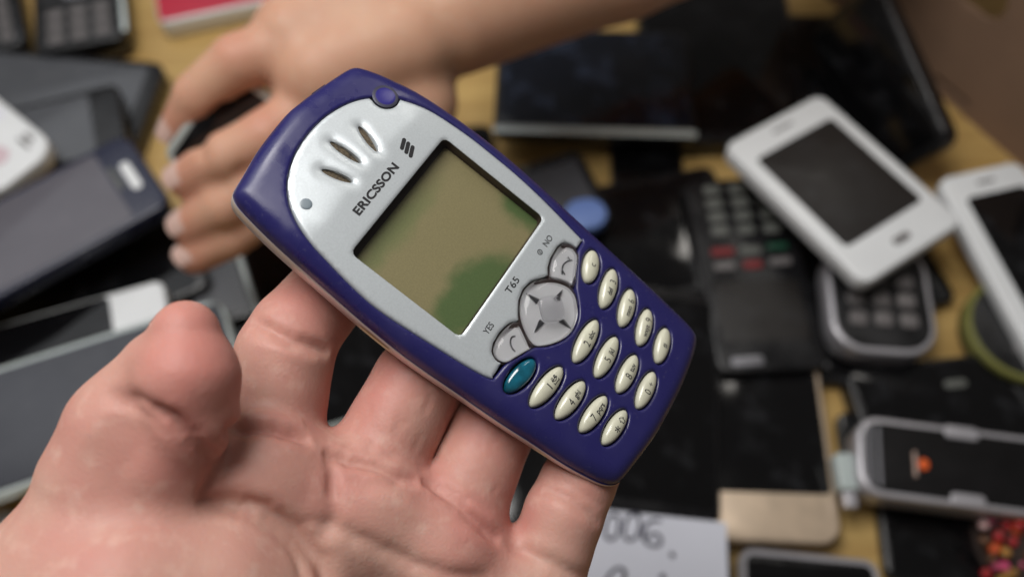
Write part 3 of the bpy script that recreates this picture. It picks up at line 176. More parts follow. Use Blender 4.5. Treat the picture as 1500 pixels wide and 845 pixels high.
def mat(name, col=(0.5, 0.5, 0.5), rough=0.4, metal=0.0, coat=0.0, spec=0.5, vary=0.0, vscale=60.0, rvary=0.0, bump=0.0, bscale=900.0, dust_or_glare=0.0, dscale=70.0, dcol=(0.05, 0.052, 0.058), dlo=0.52, dhi=0.78):
    if name in MATS:
        return MATS[name]
    m = bpy.data.materials.new(name)
    m.use_nodes = True
    nt = m.node_tree
    b = nt.nodes['Principled BSDF']
    b.inputs['Base Color'].default_value = (*col, 1)
    b.inputs['Roughness'].default_value = rough
    b.inputs['Metallic'].default_value = metal
    b.inputs['Coat Weight'].default_value = coat
    b.inputs['Coat Roughness'].default_value = 0.06
    b.inputs['Specular IOR Level'].default_value = spec
    tc = nt.nodes.new('ShaderNodeTexCoord')
    if vary or rvary:
        n = nt.nodes.new('ShaderNodeTexNoise')
        n.inputs['Scale'].default_value = vscale
        n.inputs['Detail'].default_value = 6
        nt.links.new(tc.outputs['Object'], n.inputs['Vector'])
        if vary:
            mr = nt.nodes.new('ShaderNodeMapRange')
            mr.inputs['From Min'].default_value = 0.3
            mr.inputs['From Max'].default_value = 0.7
            mr.inputs['To Min'].default_value = 1 - vary
            mr.inputs['To Max'].default_value = 1 + vary
            mx = nt.nodes.new('ShaderNodeMix')
            mx.data_type = 'RGBA'
            mx.blend_type = 'MULTIPLY'
            mx.inputs[0].default_value = 1
            mx.inputs[6].default_value = (*col, 1)
            nt.links.new(n.outputs[0], mr.inputs[0])
            nt.links.new(mr.outputs[0], mx.inputs[7])
            nt.links.new(mx.outputs[2], b.inputs['Base Color'])
        if rvary:
            m2 = nt.nodes.new('ShaderNodeMapRange')
            m2.inputs['From Min'].default_value = 0.35
            m2.inputs['From Max'].default_value = 0.65
            m2.inputs['To Min'].default_value = max(0.02, rough - rvary)
            m2.inputs['To Max'].default_value = rough + rvary
            nt.links.new(n.outputs[0], m2.inputs[0])
            nt.links.new(m2.outputs[0], b.inputs['Roughness'])
    if dust_or_glare:
        # smudges and dusty patches on the surface; in blue_glass they paint bluish reflections
        nd = nt.nodes.new('ShaderNodeTexNoise')
        nd.inputs['Scale'].default_value = dscale
        nd.inputs['Detail'].default_value = 8
        nd.inputs['Roughness'].default_value = 0.65
        nt.links.new(tc.outputs['Object'], nd.inputs['Vector'])
        md = nt.nodes.new('ShaderNodeMapRange')
        md.inputs['From Min'].default_value = dlo
        md.inputs['From Max'].default_value = dhi
        md.inputs['To Max'].default_value = dust_or_glare
        nt.links.new(nd.outputs[0], md.inputs[0])
        xd = nt.nodes.new('ShaderNodeMix')
        xd.data_type = 'RGBA'
        xd.inputs[7].default_value = (*dcol, 1)
        src = b.inputs['Base Color'].links[0].from_socket if b.inputs['Base Color'].is_linked else None
        if src:
            nt.links.new(src, xd.inputs[6])
        else:
            xd.inputs[6].default_value = (*col, 1)
        nt.links.new(md.outputs[0], xd.inputs[0])
        nt.links.new(xd.outputs[2], b.inputs['Base Color'])
    if bump:
        n2 = nt.nodes.new('ShaderNodeTexNoise')
        n2.inputs['Scale'].default_value = bscale
        n2.inputs['Detail'].default_value = 4
        nt.links.new(tc.outputs['Object'], n2.inputs['Vector'])
        bp = nt.nodes.new('ShaderNodeBump')
        bp.inputs['Strength'].default_value = bump
        bp.inputs['Distance'].default_value = 0.0003
        nt.links.new(n2.outputs[0], bp.inputs['Height'])
        nt.links.new(bp.outputs[0], b.inputs['Normal'])
    MATS[name] = m
    return m

mat('black', (0.0055, 0.0055, 0.0065), 0.32, rvary=0.1)
mat('navy', (0.018, 0.021, 0.045), 0.3, rvary=0.1)
mat('white', (0.74, 0.76, 0.77), 0.28, vary=0.03)
mat('gold', (0.62, 0.49, 0.36), 0.38, metal=0.35, vary=0.12, vscale=90)
mat('rose', (0.50, 0.36, 0.30), 0.35, metal=0.3, vary=0.08)
mat('silver', (0.48, 0.47, 0.50), 0.32, metal=0.45, vary=0.08)
mat('silver_dark', (0.22, 0.22, 0.24), 0.35, metal=0.5, vary=0.1)
mat('chrome', (0.62, 0.68, 0.66), 0.25, metal=0.5, vary=0.06)
mat('blue', (0.13, 0.21, 0.48), 0.4)
mat('red', (0.50, 0.020, 0.050), 0.35, vary=0.05)
mat('lime', (0.17, 0.17, 0.045), 0.45)
mat('orange', (0.75, 0.12, 0.02), 0.45)
mat('black_panel', (0.004, 0.004, 0.005), 0.2, rvary=0.08)
mat('dark_panel', (0.009, 0.009, 0.010), 0.4, rvary=0.12, vary=0.2)
mat('bay', (0.006, 0.0055, 0.006), 0.55, spec=0.2, vary=0.4)
mat('black_glass', (0.0035, 0.0035, 0.004), 0.10, spec=0.45, rvary=0.06, vscale=40, dust_or_glare=0.5, dscale=55)
mat('blue_glass', (0.006, 0.008, 0.014), 0.14, spec=0.6, rvary=0.10, vscale=30, dust_or_glare=0.8, dscale=38, dcol=(0.075, 0.10, 0.17), dlo=0.50, dhi=0.75)  # bluish blotches are reflections painted into the screen colour
mat('dark_screen', (0.016, 0.014, 0.013), 0.42, spec=0.35, rvary=0.08, dust_or_glare=0.4)
mat('dusty_screen', (0.06, 0.062, 0.07), 0.35, vary=0.3, vscale=30)
mat('grey_screen', (0.085, 0.090, 0.10), 0.22, vary=0.10, vscale=20, dust_or_glare=0.3, dcol=(0.16, 0.16, 0.17))
mat('lilac_screen', (0.105, 0.100, 0.118), 0.24, vary=0.10, vscale=20, dust_or_glare=0.3, dcol=(0.18, 0.17, 0.19))
mat('slate_screen', (0.052, 0.055, 0.066), 0.22, vary=0.25, vscale=12, dust_or_glare=0.3, dcol=(0.10, 0.10, 0.11))
mat('white_screen', (0.72, 0.73, 0.80), 0.2)
mat('grey_key', (0.14, 0.13, 0.13), 0.35)
mat('dark_key', (0.02, 0.02, 0.022), 0.3)
mat('pale_key', (0.11, 0.115, 0.105), 0.4)
mat('red_key', (0.17, 0.008, 0.012), 0.4)
mat('green_key', (0.008, 0.055, 0.03), 0.4)
mat('pink_key', (0.62, 0.48, 0.52), 0.35)

# ------------------------------------------------------------------ helpers
def link(name, me, material=None, parent=None, sharp=40):
    if material is not None:
        me.materials.append(material)
    for p in me.polygons:
        p.use_smooth = True
    if sharp:
        me.set_sharp_from_angle(angle=math.radians(sharp))
    o = bpy.data.objects.new(name, me)
    C.objects.link(o)
    if parent is not None:
        o.parent = parent
    return o

def mesh_from(name, verts, faces):
    me = bpy.data.meshes.new(name)
    me.from_pydata([tuple(float(c) * S for c in v) for v in verts], [], [tuple(int(i) for i in f) for f in faces])
    me.update()
    return me

def thing(name, label, cat, group=None, matrix=None):
    o = bpy.data.objects.new(name, None)
    o.empty_display_size = 0.01
    C.objects.link(o)
    o['label'] = label
    o['category'] = cat
    if group:
        o['group'] = group
    if matrix is not None:
        o.matrix_world = matrix
    return o

def tag(o, label, cat, group=None):
    o['label'] = label
    o['category'] = cat
    if group:
        o['group'] = group
    return o

def rrect(x0, y0, x1, y1, r, n=6):
    r = min(r, (x1 - x0) / 2 - 1e-3, (y1 - y0) / 2 - 1e-3)
    pts = []
    for cx, cy, a0 in ((x1 - r, y1 - r, 0), (x0 + r, y1 - r, 90), (x0 + r, y0 + r, 180), (x1 - r, y0 + r, 270)):
        for k in range(n + 1):
            a = math.radians(a0 + 90 * k / n)
            pts.append((cx + r * math.cos(a), cy + r * math.sin(a)))
    return pts

def loft(rings, cap_top=True, cap_bot=True):
    """rings: list of equally long lists of xyz, from top to bottom, counterclockwise seen from above"""
    n = len(rings[0])
    v = [p for r in rings for p in r]
    f = []
    for k in range(len(rings) - 1):
        a, b = k * n, (k + 1) * n
        for i in range(n):
            j = (i + 1) % n
            f.append((a + i, b + i, b + j, a + j))
    if cap_top:
        f.append(tuple(range(n)))
    if cap_bot:
        f.append(tuple(reversed(range((len(rings) - 1) * n, len(rings) * n))))
    return v, f

def slab(x0, y0, x1, y1, r, ztop, zbot, bev=0.8):
    """rounded slab with softened upper and lower edges"""
    bev = min(bev, (ztop - zbot) * 0.45)
    rings = []
    for ins, z in ((bev, ztop), (bev * 0.5, ztop - bev * 0.13), (bev * 0.13, ztop - bev * 0.5), (0, ztop - bev),
                   (0, zbot + bev), (bev * 0.3, zbot + bev * 0.3), (bev, zbot)):
        rings.append([(x, y, z) for x, y in rrect(x0 + ins, y0 + ins, x1 - ins, y1 - ins, max(r - ins, 0.2))])
    return loft(rings)

# ------------------------------------------------------------------ table
def build_table():
    m = bpy.data.materials.new('table_wood')
    m.use_nodes = True
    nt = m.node_tree
    b = nt.nodes['Principled BSDF']
    tc = nt.nodes.new('ShaderNodeTexCoord')
    mp = nt.nodes.new('ShaderNodeMapping')
    mp.inputs['Scale'].default_value = (4, 40, 4)
    n = nt.nodes.new('ShaderNodeTexNoise')
    n.inputs['Scale'].default_value = 4
    n.inputs['Detail'].default_value = 8
    cr = nt.nodes.new('ShaderNodeValToRGB')
    cr.color_ramp.elements[0].position = 0.3
    cr.color_ramp.elements[0].color = (0.42, 0.26, 0.085, 1)
    cr.color_ramp.elements[1].position = 0.75
    cr.color_ramp.elements[1].color = (0.60, 0.41, 0.15, 1)
    nt.links.new(tc.outputs['Object'], mp.inputs[0])
    nt.links.new(mp.outputs[0], n.inputs['Vector'])
    nt.links.new(n.outputs[0], cr.inputs[0])
    nt.links.new(cr.outputs[0], b.inputs['Base Color'])
    b.inputs['Roughness'].default_value = 0.45
    v, f = slab(-900, -700, 900, 1300, 12, 0, -25, 3)
    o = link('table', mesh_from('table', v, f), m)
    o['kind'] = 'structure'
    o['label'] = 'yellow wooden table top under the pile of phones'
    return o

build_table()

# ------------------------------------------------------------------ the hero phone, in its own millimetre frame
# u to the right of the phone, v to its top end, z out of its face; centre line u = 1
def catmull(pts, n=6, closed=True):
    p = np.array(pts, float)
    N = len(p)
    out = []
    rng = range(N) if closed else range(N - 1)
    for i in rng:
        if closed:
            a, b, c, d = p[(i - 1) % N], p[i], p[(i + 1) % N], p[(i + 2) % N]
        else:
            a, b, c, d = p[max(i - 1, 0)], p[i], p[i + 1], p[min(i + 2, N - 1)]
        for k in range(n):
            t = k / n
            out.append(0.5 * ((2 * b) + (c - a) * t + (2 * a - 5 * b + 4 * c - d) * t * t + (3 * b - a - 3 * c + d) * t ** 3))
    if not closed:
        out.append(p[-1])
    return np.array(out)

def resample(pts, step, closed=True):
    p = np.array(pts, float)
    if closed:
        p = np.vstack([p, p[:1]])
    d = np.r_[0, np.cumsum(np.linalg.norm(np.diff(p, axis=0), axis=1))]
    n = max(3, int(round(d[-1] / step)))
    t = np.linspace(0, d[-1], n + 1)
    q = np.stack([np.interp(t, d, p[:, 0]), np.interp(t, d, p[:, 1])], 1)
    return q[:-1] if closed else q

def area2(p):
    x, y = p[:, 0], p[:, 1]
    return float(np.sum(x * np.roll(y, -1) - np.roll(x, -1) * y))

def ccw(p):
    return p if area2(p) > 0 else p[::-1].copy()

def inset(p, d):
    t = np.roll(p, -1, 0) - np.roll(p, 1, 0)
    t /= np.linalg.norm(t, axis=1)[:, None] + 1e-12
    return p + np.stack([-t[:, 1], t[:, 0]], 1) * d        # ccw: moves inwards

OUT_R = [(1.0, 50.6), (6, 50.2), (10.5, 49.5), (15.2, 48.6), (18.3, 47.9), (20.0, 46.9), (21.0, 45.2), (22.1, 42.1), (23.3, 37.6), (24.2, 33.5),
         (25.1, 27.0), (25.7, 20.5), (25.9, 13), (25.7, 5), (25.2, -2.5), (24.6, -10), (24.0, -17), (23.4, -25), (22.9, -32), (22.3, -39),
         (21.9, -43.5), (21.4, -46.2), (20.5, -48.0), (18.9, -48.8), (15.5, -49.5), (8, -50.3)]
OUT_L = [(1.0, -50.5), (-6, -50.3), (-13.2, -49.4), (-17.5, -48.8), (-19.3, -47.8), (-20.4, -45.8), (-21.1, -43.0), (-21.9, -38), (-22.3, -33.5), (-22.7, -27.7),
         (-23.2, -21), (-23.8, -8.4), (-24.1, -2), (-24.2, 4), (-24.0, 10.2), (-23.7, 15.1), (-23.3, 20), (-22.9, 25), (-22.4, 31), (-21.9, 36),
         (-21.2, 41), (-20.4, 45.2), (-19.6, 47.0), (-18.4, 47.9), (-14.7, 48.6), (-8, 49.9)]
OUTLINE = ccw(resample(catmull(OUT_R + OUT_L), 0.7))

def seg_dist(q, poly, closed=True):
    """distance of every point of q to a polyline"""
    a = np.asarray(poly, float)
    b = np.roll(a, -1, 0) if closed else a[1:]
    if not closed:
        a = a[:-1]
    ab = b - a
    L = (ab ** 2).sum(1) + 1e-12
    best = np.full(len(q), 1e9)
    for i0 in range(0, len(q), 4000):
        p = q[i0:i0 + 4000]
        ap = p[:, None, :] - a[None]
        t = np.clip((ap * ab[None]).sum(2) / L[None], 0, 1)
        d = ap - t[..., None] * ab[None]
        best[i0:i0 + 4000] = np.sqrt((d ** 2).sum(2).min(1))
    return best

def ramp(t, w):
    return 0.5 * (t + np.sqrt(t * t + w * w)) - 0.25 * w

def face_z(q):
    """height of the phone's face"""
    q = np.asarray(q, float)
    u, v = q[:, 0] - 1.0, q[:, 1]
    side = 13.5 + np.clip(v + 10, 0, 60) * 0.02
    t = np.maximum(np.abs(u) - side, 0)
    e = np.maximum(v - 31.5 + 0.10 * np.abs(u), 0)
    r = np.sqrt(t ** 2 + e ** 2)
    z = -0.13 * np.maximum(ramp(r - 0.6, 1.2), 0) - 0.0008 * u * u
    z -= 0.0006 * np.maximum(-v - 10, 0) ** 2
    d = np.clip(seg_dist(q, OUTLINE), 0, 3.5) / 3.5
    z -= 3.1 * (1 - np.sqrt(np.clip(1 - (1 - d) ** 2, 0, 1)))
    for (x0, y0, x1, y1) in SLOT_LINES:                       # pressed dimples around the ear slots
        dd = seg_dist(q, [(x0, y0), (x1, y1)], closed=False)
        z += 0.03 * np.exp(-((dd - 2.4) / 1.2) ** 2) - 0.30 * np.exp(-(dd / 1.5) ** 2)
    return z

SLOT_LINES = [(7.35, 37.6, 5.3, 32.0), (0.8, 39.8, 0.9, 33.1), (-5.2, 37.4, -3.7, 31.9)]

def ellipse(cx, cy, a, b, ang, n=40):
    t = np.linspace(0, 2 * np.pi, n, endpoint=False)
    c, s = math.cos(math.radians(ang)), math.sin(math.radians(ang))
    x, y = a * np.cos(t), b * np.sin(t)
    return np.stack([cx + c * x - s * y, cy + s * x + c * y], 1)

def inside(q, poly):
    x, y = q[:, 0], q[:, 1]
    r = np.zeros(len(q), bool)
    a = poly
    b = np.roll(poly, -1, 0)
    for (x0, y0), (x1, y1) in zip(a, b):
        if y0 == y1:
            continue
        c = ((y0 > y) != (y1 > y)) & (x < (x1 - x0) * (y - y0) / (y1 - y0) + x0)
        r ^= c
    return r

def plate(name, outer, holes, zf, material, parent, step=0.9, wall=1.5, rim=0.25, hole_rim=0.25, lift=0.0, outer_wall=None, extra=None):
    """a curved plate with real openings: outer contour, holes, rounded rims, walls that go down"""
    outer = ccw(np.asarray(outer))
    holes = [ccw(np.asarray(h)) for h in holes]
    cons = [outer] + holes
    pts = []
    edges = []
    for c in cons:
        k = len(pts)
        pts += [tuple(p) for p in c]
        edges += [(k + i, k + (i + 1) % len(c)) for i in range(len(c))]
    nc = len(pts)
    cand = [inset(outer, 0.35), inset(outer, 0.8)] + [inset(h, -0.3) for h in holes] + [inset(h, -0.7) for h in holes]
    lo, hi = outer.min(0), outer.max(0)
    gx, gy = np.meshgrid(np.arange(lo[0], hi[0], step), np.arange(lo[1], hi[1], step))
    gx = gx + (np.arange(gx.shape[0]) % 2)[:, None] * step / 2
    cand.append(np.stack([gx.ravel(), gy.ravel()], 1))
    if extra is not None:
        cand.append(extra)
    q = np.vstack(cand)
    ok = inside(q, outer)
    for h in holes:
        ok &= ~inside(q, h)
    q = q[ok]
    dmin = np.full(len(q), 1e9)
    for c in cons:
        dmin = np.minimum(dmin, seg_dist(q, c))
    q = q[dmin > 0.18]
    pts += [tuple(p) for p in q]
    V, E, Fc, ov, oe, of = geometry.delaunay_2d_cdt([Vector(p) for p in pts], edges, [], 0, 1e-5)
    xy = np.array([tuple(v) for v in V])
    tri = np.array([tuple(f) for f in Fc])
    cen = xy[tri].mean(1)
    keep = inside(cen, outer)
    for h in holes:
        keep &= ~inside(cen, h)
    Fc = tri[keep].tolist()
    z = zf(xy) + lift
    do = seg_dist(xy, outer)
    z -= rim * (1 - np.sqrt(np.clip(1 - (1 - np.clip(do / 0.8, 0, 1)) ** 2, 0, 1)))
    for h in holes:
        dh = seg_dist(xy, h)
        z -= hole_rim * (1 - np.sqrt(np.clip(1 - (1 - np.clip(dh / 0.6, 0, 1)) ** 2, 0, 1)))
    verts = [(x, y, zz) for (x, y), zz in zip(xy, z)]
    faces = []
    for f in Fc:
        a = area2(xy[list(f)])
        faces.append(tuple(f) if a > 0 else tuple(reversed(f)))
    inv = {}
    for i, l in enumerate(ov):
        for j in l:
            inv[j] = i
    k = 0
    for ci, c in enumerate(cons):
        ids = [inv[k + i] for i in range(len(c))]
        k += len(c)
        n = len(ids)
        w = wall if (ci or outer_wall is None) else outer_wall
        if w <= 0:
            continue
        b = len(verts)
        for i in ids:
            verts.append((xy[i][0], xy[i][1], z[i] - w))
        for i in range(n):
            j = (i + 1) % n
            if ci == 0:
                faces.append((ids[j], ids[i], b + i, b + j))
            else:
                faces.append((ids[i], ids[j], b + j, b + i))
    return link(name, mesh_from(name, verts, faces), material, parent, sharp=50)

def dome(name, contour, zf, height, material, parent, base=-0.6, n=6, power=2.2, flat=0.0, lift=0.0, scale_c=None):
    """a cushion over a contour: n rings shrinking to its centre"""
    c = ccw(np.asarray(contour))
    ctr = c.mean(0) if scale_c is None else np.array(scale_c)
    rings = []
    s_list = [1.0] + [1 - (k / n) for k in range(0, n)]
    for k, s in enumerate(s_list):
        p = ctr + (c - ctr) * s
        z = zf(p) + lift
        if k == 0:
            z = z + base
        else:
            ss = max(0.0, (s - flat) / (1 - flat))
            z = z + height * (1 - ss ** power) ** (1 / power)
        rings.append(np.c_[p, z])
    tip = np.r_[ctr, zf(ctr[None])[0] + lift + height]
    v = [tuple(x) for r in rings for x in r] + [tuple(tip)]
    m = len(c)
    f = []
    for k in range(len(rings) - 1):
        for i in range(m):
            j = (i + 1) % m
            f.append((k * m + i, k * m + j, (k + 1) * m + j, (k + 1) * m + i))
    k = (len(rings) - 1) * m
    for i in range(m):
        f.append((k + i, k + (i + 1) % m, len(v) - 1))
    f.append(tuple(reversed(range(m))))
    return link(name, mesh_from(name, v, f), material, parent, sharp=60)

def text_mesh(s, size, u, v, zf, material, parent, name='lettering', bold=0.0, align='LEFT', rot=0.0, sx=1.0, space=1.0, lift=0.035):
    cu = bpy.data.curves.new('txt', 'FONT')
    cu.body = s
    cu.size = size
    cu.offset = bold
    cu.align_x = align
    cu.space_character = space
    cu.resolution_u = 5
    o = bpy.data.objects.new('txt', cu)
    C.objects.link(o)
    dg = bpy.context.evaluated_depsgraph_get()
    me = bpy.data.meshes.new_from_object(o.evaluated_get(dg))
    bpy.data.objects.remove(o)
    bm = bmesh.new()
    bm.from_mesh(me)
    bmesh.ops.triangulate(bm, faces=bm.faces[:])
    for _ in range(2):
        long_e = [e for e in bm.edges if e.calc_length() > 0.5]
        if long_e:
            bmesh.ops.subdivide_edges(bm, edges=long_e, cuts=1)
            bmesh.ops.triangulate(bm, faces=bm.faces[:])
    P = np.array([(w.co.x * sx, w.co.y) for w in bm.verts])
    if len(P) == 0:
        return None
    c, sn = math.cos(math.radians(rot)), math.sin(math.radians(rot))
    Q = np.stack([u + c * P[:, 0] - sn * P[:, 1], v + sn * P[:, 0] + c * P[:, 1]], 1)
    Z = zf(Q) + lift
    for w, (x, y), z in zip(bm.verts, Q, Z):
        w.co = (x * S, y * S, z * S)
    me2 = bpy.data.meshes.new(name)
    bm.to_mesh(me2)
    bm.free()
    bpy.data.meshes.remove(me)
    return link(name, me2, material, parent, sharp=0)

def strokes(lines, width, zf, material, parent, name, lift=0.035):
    """flat ink ribbons along polylines"""
    v, f = [], []
    for pl in lines:
        p = catmull(pl, 5, closed=False) if len(pl) > 2 else np.array(pl, float)
        t = np.gradient(p, axis=0)
        t /= np.linalg.norm(t, axis=1)[:, None] + 1e-9
        nrm = np.stack([-t[:, 1], t[:, 0]], 1) * width / 2
        p = p.copy()
        p[0] -= t[0] * width * 0.3
        p[-1] += t[-1] * width * 0.3
        a, b = p + nrm, p - nrm
        k = len(v)
        za, zb = zf(a) + lift, zf(b) + lift
        for i in range(len(p)):
            v += [(*a[i], za[i]), (*b[i], zb[i])]
        for i in range(len(p) - 1):
            f.append((k + 2 * i, k + 2 * i + 1, k + 2 * i + 3, k + 2 * i + 2))
    me = mesh_from(name, v, f)
    return link(name, me, material, parent, sharp=0)

def lcd_material():
    m = bpy.data.materials.new('lcd_painted_reflection')
    m.use_nodes = True
    nt = m.node_tree
    b = nt.nodes['Principled BSDF']
    tc = nt.nodes.new('ShaderNodeTexCoord')
    # warped coordinates, so that the painted reflection has an uneven border
    nz = nt.nodes.new('ShaderNodeTexNoise')
    nz.inputs['Scale'].default_value = 160
    nz.inputs['Detail'].default_value = 3
    vm = nt.nodes.new('ShaderNodeVectorMath')
    vm.operation = 'MULTIPLY_ADD'
    vm.inputs[1].default_value = (0.006, 0.006, 0)
    nt.links.new(tc.outputs['Object'], nz.inputs['Vector'])
    nt.links.new(nz.outputs['Color'], vm.inputs[0])
    nt.links.new(tc.outputs['Object'], vm.inputs[2])
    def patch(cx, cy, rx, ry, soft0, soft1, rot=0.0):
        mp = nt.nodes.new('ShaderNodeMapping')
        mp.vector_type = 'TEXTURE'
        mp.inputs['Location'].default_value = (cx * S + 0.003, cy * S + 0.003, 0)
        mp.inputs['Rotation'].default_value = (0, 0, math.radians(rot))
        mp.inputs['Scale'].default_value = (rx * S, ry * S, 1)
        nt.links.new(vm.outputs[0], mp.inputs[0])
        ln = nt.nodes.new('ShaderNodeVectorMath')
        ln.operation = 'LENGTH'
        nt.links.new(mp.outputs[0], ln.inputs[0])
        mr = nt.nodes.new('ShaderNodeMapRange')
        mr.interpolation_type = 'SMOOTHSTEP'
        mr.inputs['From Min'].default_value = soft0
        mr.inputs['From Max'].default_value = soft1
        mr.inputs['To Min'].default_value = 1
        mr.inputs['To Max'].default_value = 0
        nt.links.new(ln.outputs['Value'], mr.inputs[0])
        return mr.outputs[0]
    def mix(f, a, bcol):
        mx = nt.nodes.new('ShaderNodeMix')
        mx.data_type = 'RGBA'
        nt.links.new(f, mx.inputs[0])
        if isinstance(a, tuple):
            mx.inputs[6].default_value = a
        else:
            nt.links.new(a, mx.inputs[6])
        mx.inputs[7].default_value = bcol
        return mx.outputs[2]
    brown = (0.212, 0.184, 0.088, 1)  # brown imitates a room reflection, green is the display without it
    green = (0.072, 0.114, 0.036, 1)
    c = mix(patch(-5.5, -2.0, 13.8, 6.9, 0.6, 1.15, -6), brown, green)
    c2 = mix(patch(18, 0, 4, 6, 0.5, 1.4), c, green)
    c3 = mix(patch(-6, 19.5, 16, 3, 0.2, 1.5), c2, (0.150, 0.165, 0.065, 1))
    fine = nt.nodes.new('ShaderNodeTexNoise')
    fine.inputs['Scale'].default_value = 2600
    fine.inputs['Detail'].default_value = 2
    nt.links.new(tc.outputs['Object'], fine.inputs['Vector'])
    mr = nt.nodes.new('ShaderNodeMapRange')
    mr.inputs['To Min'].default_value = 0.82
    mr.inputs['To Max'].default_value = 1.18
    nt.links.new(fine.outputs[0], mr.inputs[0])
    mx = nt.nodes.new('ShaderNodeMix')
    mx.data_type = 'RGBA'
    mx.blend_type = 'MULTIPLY'
    mx.inputs[0].default_value = 1
    nt.links.new(c3, mx.inputs[6])
    nt.links.new(mr.outputs[0], mx.inputs[7])
    nt.links.new(mx.outputs[2], b.inputs['Base Color'])
    b.inputs['Roughness'].default_value = 0.5
    return m

def pane_material(name, tint=(1, 1, 1), ior=1.45, rough=0.03):
    """thin clear plastic: what passes goes straight through, the rest is mirrored"""
    m = bpy.data.materials.new(name)
    m.use_nodes = True
    nt = m.node_tree
    nt.nodes.remove(nt.nodes['Principled BSDF'])
    out = nt.nodes['Material Output']
    tr = nt.nodes.new('ShaderNodeBsdfTransparent')
    tr.inputs[0].default_value = (*tint, 1)
    gl = nt.nodes.new('ShaderNodeBsdfGlossy')
    gl.inputs['Roughness'].default_value = rough
    fr = nt.nodes.new('ShaderNodeFresnel')
    fr.inputs[0].default_value = ior
    mx = nt.nodes.new('ShaderNodeMixShader')
    ge = nt.nodes.new('ShaderNodeNewGeometry')
    sb = nt.nodes.new('ShaderNodeMath')
    sb.operation = 'SUBTRACT'
    sb.use_clamp = True
    nt.links.new(fr.outputs[0], sb.inputs[0])
    nt.links.new(ge.outputs['Backfacing'], sb.inputs[1])
    nt.links.new(sb.outputs[0], mx.inputs[0])
    nt.links.new(tr.outputs[0], mx.inputs[1])
    nt.links.new(gl.outputs[0], mx.inputs[2])
    nt.links.new(mx.outputs[0], out.inputs[0])
    return m

def glass_material(name, col, ior=1.46, rough=0.03):
    m = bpy.data.materials.new(name)
    m.use_nodes = True
    b = m.node_tree.nodes['Principled BSDF']
    b.inputs['Base Color'].default_value = (*col, 1)
    b.inputs['Roughness'].default_value = rough
    b.inputs['IOR'].default_value = ior
    b.inputs['Transmission Weight'].default_value = 1.0
    nt = m.node_tree
    tr = nt.nodes.new('ShaderNodeBsdfTransparent')
    tr.inputs[0].default_value = (*col, 1)
    mx = nt.nodes.new('ShaderNodeMixShader')
    mx.inputs[0].default_value = 0.25
    nt.links.new(b.outputs[0], mx.inputs[1])
    nt.links.new(tr.outputs[0], mx.inputs[2])
    nt.links.new(mx.outputs[0], nt.nodes['Material Output'].inputs[0])
    return m

